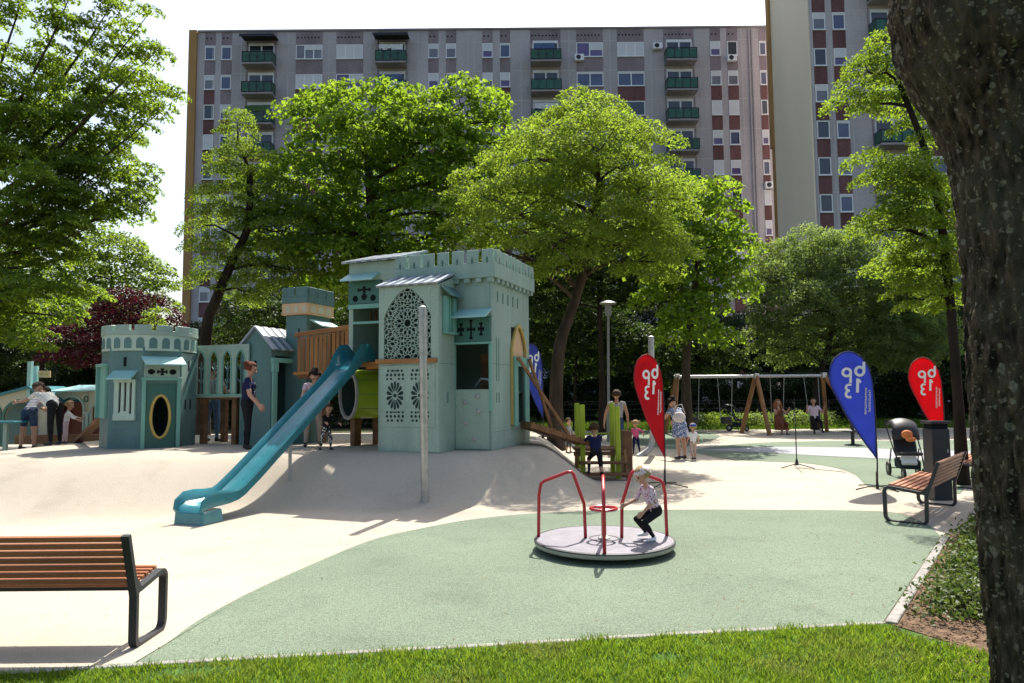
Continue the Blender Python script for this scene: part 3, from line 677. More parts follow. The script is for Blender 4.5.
for px, lb, lbl in ((575, [(560,300,34,26),(595,325,34,24),(555,345,30,22),(590,365,28,18),(535,320,26,24),(620,345,26,20)], 'mid green low tree between the castle corner and the lamp post'),
                    (660, [(640,345,30,22),(675,355,30,20),(705,345,28,22),(660,375,26,14),(725,365,22,16)], 'mid green low tree behind the tall red flag and swing legs'),
                    (470, [(455,300,36,26),(420,310,34,26),(490,305,30,24),(400,290,30,22),(340,310,34,26)], 'mid green low tree behind the castle battlements'),
                    (255, [(250,320,34,24),(225,345,26,22),(285,325,30,24),(310,310,28,22),(270,350,30,20)], 'mid green low tree behind the small square castle tower')):
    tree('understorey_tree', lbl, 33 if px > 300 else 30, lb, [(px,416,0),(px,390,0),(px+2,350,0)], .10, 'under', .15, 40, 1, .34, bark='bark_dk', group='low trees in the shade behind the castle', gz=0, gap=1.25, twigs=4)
tree('backing_tree', 'mid green tall tree filling the gap behind the domed feathery tree', 29, [(555,240,34,28),(600,262,40,28),(645,250,34,26),(575,285,40,22),(625,292,36,20),(530,275,28,24),(665,285,26,22),(685,300,24,20),(550,310,28,18)],
 [(602,420,0),(602,370,0),(600,310,0),(602,260,0)], .14, 'under', .15, 40, 1, .34, bark='bark_dk', gap=1.15)
# understorey: dark trees standing in the shade of the block
under = [(565,46,[(560,345,34,30),(540,310,34,34),(590,325,30,34),(575,370,30,22)],'tree'),
 (620,44,[(620,340,34,30),(645,325,30,30),(610,372,28,20),(655,360,24,18)],''),
 (735,47,[(740,340,28,26),(760,355,24,20),(725,368,20,18)],''),
 (860,45,[(868,362,34,22),(895,345,30,24),(845,350,24,20),(925,355,34,30)],''),
 (945,40,[(950,340,34,34),(985,345,36,40),(965,375,34,25),(1010,330,40,50)],''),
 (505,42,[(500,310,40,34),(470,320,40,36),(520,345,34,30),(480,360,40,30)],''),
 (420,41,[(415,315,44,34),(380,330,40,40),(440,345,34,30),(350,330,38,40),(400,370,40,25)],''),
 (290,40,[(290,315,38,34),(325,340,36,34),(262,335,34,34),(240,360,32,30),(300,370,34,25)],''),
 (40,33,[(30,340,50,34),(75,345,34,28),(20,365,40,20),(-20,330,50,50)],''),
 (185,44,[(205,350,22,24),(190,375,26,18)],''),
 (120,46,[(120,350,36,26),(95,370,34,24),(150,368,34,24)],''),(680,50,[(680,345,34,28),(700,370,28,20),(660,375,28,18),(715,330,24,24)],''),(800,48,[(800,350,36,26),(820,370,34,20),(780,372,30,18)],'')]
for i, (px, Y, lb, _) in enumerate(under):
    lbl = ['dark shaded tree behind the blue flag beside the castle','dark shaded tree behind the lamp post','dark thin tree in shade behind the swing beam','dark shaded tree behind the tall blue flag','dark tree in shade hidden beside the big mossy trunk',
           'dark tree in shade behind the right corner of the castle','dark tree in shade behind the castle lattice bay','dark tree in shade behind the small square castle tower','dark shaded tree behind the cream playhouse','low dark tree behind the arched castle bridge','dark low tree beneath the red leaved plum tree','dark shaded tree behind the left half of the swing beam','dark shaded tree behind the right half of the swing beam'][i]
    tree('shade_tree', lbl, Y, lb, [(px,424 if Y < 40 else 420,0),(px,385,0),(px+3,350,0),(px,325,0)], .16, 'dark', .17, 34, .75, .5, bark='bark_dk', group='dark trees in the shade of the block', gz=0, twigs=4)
# hedge behind the lawn, wire fence and low flowering plants
def hedge(label, x0, x1, y, h, d, group, lm='dark', per=30, leaf=.09):
    n = int((x1-x0)*h*26); C = np.stack([rng.uniform(x0, x1, n), y+rng.uniform(-d, d, n), h*rng.random(n)**.7*(.8+.25*np.sin(np.linspace(0, 40, n)))], 1)
    V, F = leafset(C, per, leaf, .4, (.16,.16,.14), .6)
    t = thing('hedge', label, 'hedge', ((x0+x1)/2, y, 0), 0, group)
    npmesh('foliage', V, F, LM[lm], t, t.location)
    mb = MB()
    for x in np.arange(x0+.3, x1-.2, .8): mb.tube([(x, y, -.05), (x+.1, y, h*.6)], .02, 5)
    mb.build('stems', M['bark_dk'], t)
hedge('long dark clipped hedge behind the lawn and swings', -1, 30, 43, 2.9, .7, 'hedges behind the play area', per=40, leaf=.16)
hedge('dark hedge behind the castle and its wooden bridge', -16, -1.3, 38, 2.9, .7, 'hedges behind the play area', per=40, leaf=.15)
hedge('dark tall hedge behind the cream cottage at the left', -42, -16.3, 46, 3.4, .8, 'hedges behind the play area', per=40, leaf=.18)
for (a, b, y, lm) in ((7.9, 9.2, 33.2, 'under'), (10.4, 12.6, 33.4, 'greygreen'), (9.3, 10.2, 33.6, 'ash'), (13.2, 15.5, 33.8, 'greygreen')):
    lbl = {7.9:'leafy low shrub behind the wooden middle swing legs',10.4:'greyish low shrub behind the woman on the swing',9.3:'small green shrub between the swing frame legs',13.2:'greyish low shrub behind the right swing legs'}[a]
    n = int((b-a)*60); C = np.stack([rng.uniform(a, b, n), y+rng.uniform(-.4, .4, n), .08+.55*rng.random(n)], 1)
    V, F = leafset(C, 20, .10, .6, (.13,.13,.1), .5)
    s = thing('low_shrub', lbl, 'shrub', ((a+b)/2, y, 0), 0, 'low shrubs behind the swings')
    npmesh('foliage', V, F, LM[lm], s, s.location)
    mb = MB()
    for x in np.linspace(a+.1, b-.1, 5): mb.tube([(x, y, -.05), (x+.05, y, .4)], .012, 4)
    mb.build('stems', M['bark_dk'], s)

# --- the big lichen-covered trunk at the right
Yt = 3.7
prof = [(700,988,.40),(660,984,.385),(600,976,.375),(500,967,.37),(400,960,.37),(340,956,.365),(260,951,.37),(200,944,.385),(150,936,.41),(110,922,.46),(80,908,.52),(50,894,.57),(20,888,.60),(-30,886,.60),(-110,900,.55)]
t = thing('lichen_covered_tree', 'thick dark tree trunk with pale lichen spots at the right edge', 'tree', (P(1050,700,Yt).x, Yt, 0))
rows = []
for py, lx, r in prof:
    L_ = P(lx, py, Yt); rows.append((L_.z, L_.x + r + .075 + .06*min(1, max(0, (py-40)/110)), r))
rows.insert(0, (-.1, rows[0][1]+.02, rows[0][2]*1.12))
zz = np.array([r[0] for r in rows]); o_ = np.argsort(zz); zz = zz[o_]; xx = np.array([r[1] for r in rows])[o_]; rr = np.array([r[2] for r in rows])[o_]
Z = np.linspace(-.1, zz.max(), 260); CXs = np.interp(Z, zz, xx); RRs = np.interp(Z, zz, rr)
def sm(a): return np.convolve(np.pad(a, 9, 'edge'), np.ones(19)/19, 'valid')
CXs, RRs = sm(CXs), sm(RRs); n = 220
A_ = np.linspace(0, 2*np.pi, n, endpoint=False); aa, zz2 = np.meshgrid(A_, Z)
def wn(a, z, fa, fz, s): return np.sin(a*fa + s + 1.7*np.sin(z*fz*.37+s)) * np.sin(z*fz + 2.1*s + 1.3*np.sin(a*fa*.5+s))
fis = np.abs(np.sin(aa*15 + 1.9*np.sin(zz2*1.7+aa*2) + .8*np.sin(zz2*6.3+aa*5)))**.5
fis2 = np.abs(np.sin(aa*38 + 2.4*np.sin(zz2*4.1+aa*3) + 1.1*np.sin(zz2*13+aa*9)))**.6
ridge = .024*fis + .011*fis2*(.6+.4*np.sin(zz2*23+aa*7)) - .012 + .005*wn(aa, zz2, 7, 2.3, .3) + .008*wn(aa, zz2, 17, 5.1, 1.1) + .006*wn(aa, zz2, 31, 17, 2.3) + .004*wn(aa, zz2, 53, 41, .7) + .0025*rng.normal(0, 1, aa.shape)
rad_ = RRs[:, None]*(1 + .04*np.sin(aa*3+zz2*.8)) + ridge
V = np.stack([CXs[:, None] + rad_*np.cos(aa), Yt + rad_*np.sin(aa)*.95, zz2], 2).reshape(-1, 3)
i, j = np.meshgrid(np.arange(n), np.arange(len(Z)-1)); i = i.ravel(); j = j.ravel(); ii = (i+1) % n
bk = bpy.data.materials.new('lichen_bark'); bk.use_nodes = True
nt = bk.node_tree; N = nt.nodes; L = nt.links; b = N['Principled BSDF']; b.inputs['Roughness'].default_value = .95; b.inputs['Specular IOR Level'].default_value = .1
tc = N.new('ShaderNodeTexCoord')
def noise(s, d=4, vec=None):
    q = N.new('ShaderNodeTexNoise'); q.inputs['Scale'].default_value = s; q.inputs['Detail'].default_value = d; L.new(vec or tc.outputs['Object'], q.inputs['Vector']); return q
mp = N.new('ShaderNodeMapping'); mp.inputs['Scale'].default_value = (1,1,.35); L.new(tc.outputs['Object'], mp.inputs['Vector'])
n1 = noise(22, 10, mp.outputs[0]); r1 = N.new('ShaderNodeValToRGB'); r1.color_ramp.elements[0].color = (.014,.011,.008,1); r1.color_ramp.elements[1].color = (.115,.086,.06,1)
r1.color_ramp.elements[0].position = .35; r1.color_ramp.elements[1].position = .72; L.new(n1.outputs[0], r1.inputs[0])
# moss tint
n3 = noise(2.2, 5); r3 = N.new('ShaderNodeValToRGB'); r3.color_ramp.elements[0].position = .5; r3.color_ramp.elements[1].position = .65; L.new(n3.outputs[0], r3.inputs[0])
mxa = N.new('ShaderNodeMix'); mxa.data_type = 'RGBA'; L.new(r3.outputs[0], mxa.inputs[0]); L.new(r1.outputs[0], mxa.inputs[6]); mxa.inputs[7].default_value = (.075,.064,.045,1)
out = mxa.outputs[2]
nd = noise(22, 3); 
for sc_, thr, colr, seed in ((12, .30, (.20,.185,.14), 0.0), (21.0, .32, (.23,.21,.155), 3.7), (38, .30, (.21,.19,.115), 8.1)):
    va = N.new('ShaderNodeVectorMath'); va.operation = 'MULTIPLY_ADD'; va.inputs[1].default_value = (.06,)*3; va.inputs[2].default_value = (seed,)*3
    L.new(nd.outputs['Color'], va.inputs[0]); vb = N.new('ShaderNodeVectorMath'); L.new(va.outputs[0], vb.inputs[0]); L.new(tc.outputs['Object'], vb.inputs[1])
    vo = N.new('ShaderNodeTexVoronoi'); vo.inputs['Scale'].default_value = sc_; vo.inputs['Randomness'].default_value = 1; L.new(vb.outputs[0], vo.inputs['Vector'])
    # size per cell
    sp_ = N.new('ShaderNodeSeparateColor'); L.new(vo.outputs['Color'], sp_.inputs[0])
    mm = N.new('ShaderNodeMath'); mm.operation = 'MULTIPLY'; L.new(sp_.outputs[0], mm.inputs[0]); mm.inputs[1].default_value = thr*1.15
    sb = N.new('ShaderNodeMath'); sb.operation = 'SUBTRACT'; L.new(mm.outputs[0], sb.inputs[0]); L.new(vo.outputs['Distance'], sb.inputs[1])
    mr = N.new('ShaderNodeMapRange'); mr.inputs[1].default_value = 0; mr.inputs[2].default_value = .05; L.new(sb.outputs[0], mr.inputs[0])
    ns = noise(60, 3); ml = N.new('ShaderNodeMath'); ml.operation = 'MULTIPLY'; L.new(mr.outputs[0], ml.inputs[0]); L.new(ns.outputs[0], ml.inputs[1])
    m2 = N.new('ShaderNodeMath'); m2.operation = 'MULTIPLY'; L.new(ml.outputs[0], m2.inputs[0]); m2.inputs[1].default_value = 1.35; m2.use_clamp = True
    mx = N.new('ShaderNodeMix'); mx.data_type = 'RGBA'; L.new(m2.outputs[0], mx.inputs[0]); L.new(out, mx.inputs[6]); mx.inputs[7].default_value = colr+(1,); out = mx.outputs[2]
L.new(out, b.inputs['Base Color'])
bp = N.new('ShaderNodeBump'); bp.inputs['Strength'].default_value = 1; bp.inputs['Distance'].default_value = .05; L.new(n1.outputs[0], bp.inputs['Height']); L.new(bp.outputs[0], b.inputs['Normal'])
tk = npmesh('trunk', V, np.stack([j*n+i, j*n+ii, (j+1)*n+ii, (j+1)*n+i], 1), bk, t, t.location)
tk.data.polygons.foreach_set('use_smooth', [True]*len(tk.data.polygons))
zt_ = float(Z[-1]); cxt = float(CXs[-1])
lm_ = MB()
for a, b_, c_, r in ((-.15,0,0,.34),(.25,.2,.1,.36)):
    s = Vector((cxt+a, Yt+b_, zt_-.25)); e = Vector((cxt+a*8, Yt-1.2+c_, zt_+2.4)); m_ = s.lerp(e, .5)+Vector((a,0,.3))
    lm_.tube([s, s.lerp(m_, .5), m_, e, e+Vector((a*3,-.5,1.5))], [r, r*.8, r*.65, r*.4, r*.15], 14)
    for q in range(5):
        s2 = m_.lerp(e, q/5); lm_.tube([s2, s2+Vector((random.uniform(-.8,.8),random.uniform(-1.2,.2),.7)), s2+Vector((random.uniform(-1.6,1.6),random.uniform(-2,.1),1.5))], [r*.25,r*.15,r*.05], 6)
lm_.build('limb', bk, t, smooth='all')
C = rng.normal(0, 1, (260, 3)); C /= np.linalg.norm(C, axis=1)[:, None]; C = C*(rng.random(260)**.4)[:, None]*np.array([2.8, 2.0, 1.5]) + np.array([3.2, 1.6, 8.2])
V, F = leafset(C, 60, .09, .75, (.3,.3,.18), .55); npmesh('crown', V, F, LM['left'], t, t.location)
# far belt of trees closing the view at the left
n = 5200; x = rng.uniform(-150, -24, n); y = 62 + rng.uniform(-4, 4, n) + (x+24)*-.12; top = 7 + 2.5*np.sin(x*.31) + 1.8*np.sin(x*.83+1)
C = np.stack([x, y, top*rng.random(n)**.75], 1); V, F = leafset(C, 16, .42, .5, (.55,.55,.35), .7)
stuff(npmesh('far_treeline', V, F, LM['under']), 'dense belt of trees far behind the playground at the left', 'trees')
# ------------------------------------------------------------------ the play castle (authored in its own frame: x right, y back, z up)
CA = Vector((-.36, 12.7, .72)); CT = R(-20.5)
castle = thing('play_castle', 'large sage green wooden play castle with battlement towers, lattice windows and a teal slide', 'play castle', CA, CT)
cm_ = Matrix.Rotation(CT, 3, 'Z')
def cw(x, y, z): return CA + cm_ @ Vector((x, y, z))
def part(mb, name, m, par=None, **k): return mb.build(name, m, par or castle, local=True, **k)
FR = lambda y: (lambda a, b, d: (a, y+d, b))     # drawing plane facing -y
def cutouts(mb, polys, y, d=-.004):  # raised dark polygons: the shade of holes is painted, nothing is cut
    for p in polys: mb.prism(p, FR(y), d, 0)
def crossp(cx, cz, w, h):
    """bottonee cross outline as several polygons"""
    t = .018; k = .035; out = [[(cx-t,cz-h/2),(cx+t,cz-h/2),(cx+t,cz+h/2),(cx-t,cz+h/2)], [(cx-w/2,cz-t),(cx-t-.001,cz-t),(cx-t-.001,cz+t),(cx-w/2,cz+t)], [(cx+t+.001,cz-t),(cx+w/2,cz-t),(cx+w/2,cz+t),(cx+t+.001,cz+t)]]
    for a, b in ((-w/2+.02,0),(w/2-.02,0)): out += [[(cx+a-.018,cz+t+.002),(cx+a+.018,cz+t+.002),(cx+a+.018,cz+k),(cx+a-.018,cz+k)],[(cx+a-.018,cz-k),(cx+a+.018,cz-k),(cx+a+.018,cz-t-.002),(cx+a-.018,cz-t-.002)]]
    for b in (-h/2+.02,h/2-.02): out += [[(cx+t+.002,cz+b-.018),(cx+k,cz+b-.018),(cx+k,cz+b+.018),(cx+t+.002,cz+b+.018)],[(cx-k,cz+b-.018),(cx-t-.002,cz+b-.018),(cx-t-.002,cz+b+.018),(cx-k,cz+b+.018)]]
    return out
def arch(cx, z0, z1, w, n=10, point=.0, grow=0):
    """outline of an arched opening, pointed if point>0"""
    w2 = w/2+grow; zs = z1 - w/2*(1+point)
    pts = [(cx+w2, z0), (cx+w2, zs)]
    for k in range(1, n):
        a = math.pi*k/n
        xx = math.cos(a)*w2; zz = (math.sin(a)**(1 if not point else .9))*(w2*(1+point))
        if point: zz = (1-abs(xx/w2)**1.6)**.8*(w2*(1+point))
        pts.append((cx+xx, zs+zz))
    return pts + [(cx-w2, zs), (cx-w2, z0)]
def archring(mb, fn, cx, z0, z1, w, t, d0, d1, point=0, n=14):
    a = arch(cx, z0, z1, w, n, point); b = arch(cx, z0, z1+t, w, n, point, t)
    b = arch(cx, z0, z1 + t, w+2*t, n, point)
    for i in range(len(a)-1): mb.prism([a[i], a[i+1], b[i+1], b[i]], fn, d0, d1)
def awning(x0, x1, y, z1, z0, out, m='aqua', t=.03):
    mb = MB(); mb.prism([(0,z1),(-out,z0),(-out,z0-t),(0,z1-t)], lambda a, b, d: (d, y+a, b), x0, x1); return mb
def ribroof(quad, up=.03, n=9, ends=.03):
    """quad corners: eave left, eave right, back right, back left; ribs run from eave to back"""
    a, b, c, d = [Vector(q) for q in quad]; mb = MB()
    nrm = (b-a).cross(d-a).normalized()
    for k in range(n):
        u0 = k/n; u1 = (k+1)/n
        p = [a.lerp(b,u0), a.lerp(b,u1), d.lerp(c,u1), d.lerp(c,u0)]
        h = up if k % 2 == 0 else up*.55; mb.mi = k % 2
        lo = [q - nrm*.015 for q in p]; hi = [q + nrm*h for q in p]
        mb.add(lo+hi, [(3,2,1,0),(4,5,6,7),(0,1,5,4),(1,2,6,5),(2,3,7,6),(3,0,4,7)])
    return mb
def merlons(mb, p, q, z0, z1, n, thick, duty=.74):
    p = Vector(p); q = Vector(q); d = (q-p)/n
    for k in range(n):
        a = p + d*(k+(1-duty)/2); b = p + d*(k+(1+duty)/2)
        mb.bar((a.x,a.y,(z0+z1)/2), (b.x,b.y,(z0+z1)/2), thick, z1-z0)

# ---- main tower: hollow box with real openings
W = .05
t = MB()
t.box(-1.95,-.74,0,W,0,3.2); t.box(-.74,-.05,0,W,0,.0+1.10); t.box(-.74,-.05,0,W,1.94,3.2); t.box(-.05,0,0,W,0,3.2)
t.box(-W,0,W+.001,.98,0,3.2); t.box(-W,0,.98,1.72,2.32,3.2); t.box(-W,0,1.72,2.05,0,3.2); t.box(-W,0,.98,1.72,0,.44)
t.box(-1.95,-W,2.0,2.05,0,3.2); t.box(-1.95,-1.90,W+.001,1.999,0,3.2); t.box(-1.899,-W-.001,W+.001,1.999,3.12,3.17); t.box(-1.899,-W-.001,W+.001,1.999,1.02,1.07)
main = part(t, 'main_tower', M['sage'], bevel=.008)
# battlement
b = MB(); e = .10
x0, x1, y0, y1 = -1.97-e*.3, e, -e, 2.05+e
b.box(x0,x1,y0,y0+.06,3.14,3.42); b.box(x1-.06,x1,y0+.061,y1,3.14,3.42); b.box(x0,x1-.061,y1-.06,y1,3.14,3.42); b.box(x0,x0+.06,y0+.061,y1-.061,3.14,3.42)
b.box(x0+.02,x1-.02,y0+.06,0-.002,3.18,3.22); b.box(.002,x1-.06,y0+.06,y1-.06,3.18,3.22)
merlons(b,(x0,y0+.03),(x1,y0+.03),3.42,3.66,7,.06); merlons(b,(x1-.03,y0+.05),(x1-.03,y1),3.42,3.66,6,.06)
merlons(b,(x0,y1-.03),(x1-.07,y1-.03),3.42,3.66,7,.06); merlons(b,(x0+.03,y0+.07),(x0+.03,y1-.07),3.42,3.66,6,.06)
bt = part(b,'battlement',M['sage'],main,bevel=.008)
for k in range(9): x = -1.9+k*.23; c = MB(); c.box(x,x+.11,-e+.012,-.002,3.06,3.138); part(c,'corbel',M['sage'],main,bevel=.005)
for k in range(9): y = .08+k*.235; c = MB(); c.box(.002,e-.012,y,y+.11,3.06,3.138); part(c,'corbel',M['sage'],main,bevel=.005)
def slit(*bs):
    s = MB()
    for q in bs: s.box(*q)
    return part(s,'arrow_slit',M['dkgreen'],main)
for k in range(7): x = x0+(k+.5)*(x1-x0)/7; slit((x-.012,x+.012,y0-.004,y0,3.40,3.52),(x-.024,x+.024,y0-.0041,y0,3.45,3.475))
for k in range(6): y = y0+.05+(k+.5)*(y1-y0-.05)/6; slit((x1,x1+.004,y-.012,y+.012,3.40,3.52),(x1,x1+.0041,y-.024,y+.024,3.45,3.475))
for k in range(5): y = .28+k*.27; slit((0,.004,y-.03,y+.03,2.72,2.92))
for y in (.20,.32): slit((0,.004,y-.012,y+.012,1.25,2.05)); slit((0,.004,y-.016,y+.016,.86,1.04))
s = MB(); s.box(-.003,.0025,W,2.05,1.56,1.572); s.box(-.003,.0025,W,2.05,.32,.328); s.box(-.74,0,-.0025,0,2.42,2.428); part(s,'panel_seams',M['deep'],main)
# front window, awning, climbing wall
aw = awning(-.80,.0,-.002,2.58,2.42,.30); part(aw,'awning',M['aqua'],main)
p_ = MB(); p_.box(-.77,-.03,-.045,-.003,1.97,2.42); cp = part(p_,'cross_panel',M['dkgreen'],main,bevel=.006)
c = MB(); cutouts(c, crossp(-.60,2.2,.13,.24)+crossp(-.40,2.2,.17,.36)+crossp(-.20,2.2,.13,.24), -.0455); part(c,'cross_cutouts',M['hole'],cp)
j = MB(); j.box(-.80,-.0,-.06,-.003,1.925,1.968); j.box(-.80,-.735,-.05,-.003,.70,1.92); j.box(-.055,.0,-.05,-.003,.70,1.92); part(j,'window_frame',M['mint'],main,bevel=.006)
c = MB(); c.box(-.73,-.06,-.03,-.003,0.02,1.10); c.box(-.73,-.06,-.033,-.0301,.50,.508); cl = part(c,'climbing_panel',M['sage2'],main,bevel=.006)
for x,z in ((-.28,.97),(-.53,.86),(-.26,.70),(-.52,.49),(-.34,.20)):
    h = MB(); h.lathe([(.045,0),(.04,.025),(.022,.04)],(x,-.031,z),10,Matrix.Rotation(R(90),3,'X')); part(h,'climbing_hold',M['greypaint'],main,smooth=True)
i_ = MB(); i_.box(-.62,-.42,.9,.95,1.08,1.8); part(i_,'inner_board',M['plank'],main)
i_ = MB(); i_.tube([(-.5,.35,1.15),(-.35,.3,1.3),(-.2,.3,1.28),(-.15,.3,1.1)],.025,6); part(i_,'inner_hoop',M['steel'],main,smooth=True)
# arched doorway on the right face
fx = lambda a,b,d: (d, a, b)
d_ = MB(); archring(d_, fx, 1.35, .42, 2.34, .74, .06, .001, .05, .25); part(d_,'door_arch',M['yellow'],main,bevel=.004)
d_ = MB(); d_.prism(arch(1.35,1.72,2.335,.735,12,.25), fx, -.03, -.012); part(d_,'door_tympanum',M['peach'],main)
d_ = MB(); d_.box(.052,.09,.95,1.13,.40,1.74); d_.box(.052,.09,1.55,1.78,.40,1.74); d_.box(.052,.086,1.131,1.549,1.55,1.74); part(d_,'door_panel',M['mint'],main,bevel=.006)

# ---- lattice bay
t = MB(); bx0,bx1,by = -1.95,-.74,-.70
t.box(bx0,bx1,by,by+W,0,1.56); t.box(bx0,-1.84,by,by+W,1.56,2.98); t.box(-.89,bx1,by,by+W,1.56,2.98); t.box(-1.84,-.89,by,by+W,1.56,1.66)
ap = arch(-1.365,1.66,2.93,.95,16,.12); zsp = ap[1][1]
top = [(-.89,2.98),(-1.84,2.98)]
half = len(ap)//2
t.prism([(-.89,ap[1][1])]+ap[2:half+1]+[(ap[half][0],2.98),(-.89,2.98)], FR(by), 0, W)
t.prism([(ap[half][0],2.98)]+ap[half:-2]+[(-1.84,ap[-2][1]),(-1.84,2.98)], FR(by), 0, W)
t.prism([(by+W+.001,0),(-.001,0),(-.001,3.20),(by+W+.001,2.98)],lambda a,b,d:(d,a,b),bx1-W,bx1); t.prism([(by+W+.001,0),(-.001,0),(-.001,3.20),(by+W+.001,2.98)],lambda a,b,d:(d,a,b),bx0,bx0+W)
t.box(bx0+W,bx1-W,by+W+.001,-.001,1.58,1.62)
bay = part(t,'lattice_bay',M['sage2'],bevel=.006)
def lattice(x0,x1,z0,z1,inside,cs,rad,y,tw=.0125,th=.02):
    segs = []
    for cx,cz in cs:
        n = 12
        for k in range(n):
            a = 2*math.pi*k/n; a2 = 2*math.pi*(k+1)/n; am = (a+a2)/2
            pt = lambda r,q: (cx+r*rad*math.sin(q), cz+r*rad*math.cos(q))
            segs += [(pt(.22,a),pt(.22,a2)), (pt(.22,am),pt(.30,am)), (pt(.30,am),pt(.52,a)), (pt(.30,am),pt(.52,a2)), (pt(.52,a),pt(.72,am)), (pt(.52,a2),pt(.72,am)),
                     (pt(.72,am),pt(.80,a)), (pt(.80,a),pt(.72,am-2*math.pi/n)), (pt(.52,a),pt(.80,a)), (pt(1.0,a),pt(1.0,a2)), (pt(.72,am),pt(1.05,am))]
    mb = MB()
    for a,b in segs:
        n = 3
        for k in range(n):
            p = (a[0]+(b[0]-a[0])*k/n, a[1]+(b[1]-a[1])*k/n); q = (a[0]+(b[0]-a[0])*(k+1)/n, a[1]+(b[1]-a[1])*(k+1)/n)
            if inside((p[0]+q[0])/2,(p[1]+q[1])/2): 
                yy = y+random.uniform(-.001,.001); mb.bar((p[0],yy,p[1]),(q[0],yy,q[1]),tw,th,up=(0,1,0))
    return mb
def inarch(x,z):
    if not (-1.835 < x < -.895 and z > 1.665): return False
    zs = ap[1][1]
    if z < zs: return True
    u = abs((x+1.365)/.475); return u < 1 and z < zs + (1-u**1.6)**.8*.475*1.12 - .005
lt = lattice(-1.84,-.89,1.66,2.93,inarch,[(-1.365,2.30),(-1.365,2.94),(-1.365,1.66),(-1.84,1.98),(-.89,1.98),(-1.84,2.62),(-.89,2.62)],.345,by+.02)
lw = part(lt,'lattice_window',M['sage2'],bay)
d_ = MB(); d_.box(-1.86,-.87,by+.30,by+.31,1.64,2.95); part(d_,'lattice_shade_sheet',M['gloom'],bay)  # dark sheet added to paint the unlit interior behind the lattice
# lower carved panels: dark polygons paint the shaded cut-outs round a rosette
b_ = MB(); b_.box(-1.90,-.80,by-.012,by-.001,.44,1.54); lp = part(b_,'carved_panel',M['sage2'],bay,bevel=.006)
def poly(cx,cz,r,n,rot=0,sx=1,sz=1): return [(cx+r*sx*math.cos(rot+2*math.pi*k/n), cz+r*sz*math.sin(rot+2*math.pi*k/n)) for k in range(n)]
for cx in (-1.60,-1.10):
    pl = []; c = MB(); cz = 1.0; pl.append(poly(cx,cz,.035,8,.39))
    for k in range(14):
        a = 2*math.pi*k/14; sx,sz = .185,.27
        f = lambda r,da: (cx+sx*r*math.sin(a+da), cz+sz*r*math.cos(a+da))
        pl.append([f(.30,-.08),f(.30,.08),f(.62,.17),f(.86,.15),f(.97,0),f(.86,-.15),f(.62,-.17)])
    for zz in (1.37,.63):
        for k in range(5):
            x = cx-.16+k*.08; pl.append(poly(x,zz,.026,6,.2,1,1.1)); 
            if k in (0,1,3,4): pl.append(poly(x+(.02 if k<2 else -.02),zz+(.075 if zz>1 else -.075),.026,5,.5)); pl.append(poly(x,zz-(.072 if zz>1 else -.072),.024,5,1.1))
        pl.append([(cx-.05,zz+.065),(cx+.05,zz+.065),(cx+.05,zz+.085),(cx-.05,zz+.085)])
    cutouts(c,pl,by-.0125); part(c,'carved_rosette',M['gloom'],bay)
r_ = ribroof([(-1.98,by-.06,2.985),(-.73,by-.06,2.985),(-.70,-.11,3.24),(-1.94,-.11,3.24)],.02,13); part(r_,'bay_roof',[M['slate_a'],M['slate_b']],bay)
b_ = MB(); b_.box(-1.99,-.76,by-.055,by-.002,1.575,1.655); part(b_,'beam',M['timber_x'],bay,bevel=.006)
s = MB(); s.box(bx1+.001,bx1+.10,-.56,-.08,2.10,2.14); s.box(bx1+.001,bx1+.08,-.54,-.42,2.14,2.78); s.box(bx1+.001,bx1+.08,-.22,-.10,2.14,2.78); s.box(bx1+.001,bx1+.03,-.42,-.22,2.14,2.78); s.box(bx1+.03,bx1+.06,-.34,-.30,2.14,2.78)
sh = part(s,'side_shutter',M['mint'],bay,bevel=.006)
a_ = MB(); a_.prism([(bx1,2.98),(bx1+.20,2.79),(bx1+.20,2.765),(bx1,2.95)], lambda a,b,d:(a,d,b), -.62,-.04); part(a_,'shutter_hood',M['deep'],sh)
s = MB(); s.box(bx1,bx1+.003,-.70+W,-.03,1.56,1.57); s.box(bx1,bx1+.004,-.36,-.34,.86,1.06); s.box(bx1,bx1+.004,-.32,-.30,.86,1.06); part(s,'panel_seams',M['deep'],bay)

# ---- slide turret
t = MB(); tx0,tx1 = -3.06,-1.951
t.box(tx0,tx1,0,W,3.24,3.62); t.box(tx0,tx0+.10,0,W,1.70,3.24); t.box(-2.30,tx1,0,W,1.70,3.24)
t.box(tx0,tx0+W,W+.001,1.1,1.7,3.62); t.box(tx0,tx1,1.05,1.1,1.7,3.75); t.box(tx0,tx1,W,1.049,1.60,1.66)
t.prism([(0,3.62),(1.1,3.95),(1.1,3.62)], lambda a,b,d:(d,a,b), tx0,tx0+W); t.prism([(-.02,3.62),(1.1,3.95),(1.1,3.62)], lambda a,b,d:(d,a,b), tx1-.06,tx1)
tur = part(t,'slide_turret',M['sage2'],bevel=.006)
r_ = ribroof([(tx0-.10,-.12,3.61),(tx1+.05,-.12,3.63),(tx1+.05,1.15,3.99),(tx0-.10,1.15,3.97)],.03,11); part(r_,'turret_roof',[M['slate_a'],M['slate_b']],tur)
part(awning(-3.08,-2.36,-.002,3.40,3.25,.28),'awning',M['aqua'],tur)
p_ = MB(); p_.box(-3.04,-2.32,-.045,-.003,2.80,3.24); cp = part(p_,'cross_panel',M['dkgreen'],tur,bevel=.006)
c = MB(); cutouts(c, crossp(-2.68,3.07,.30,.13)+crossp(-2.68,2.93,.13,.13)+crossp(-2.88,2.90,.12,.12)+crossp(-2.48,2.90,.12,.12), -.0455); part(c,'cross_cutouts',M['hole'],cp)
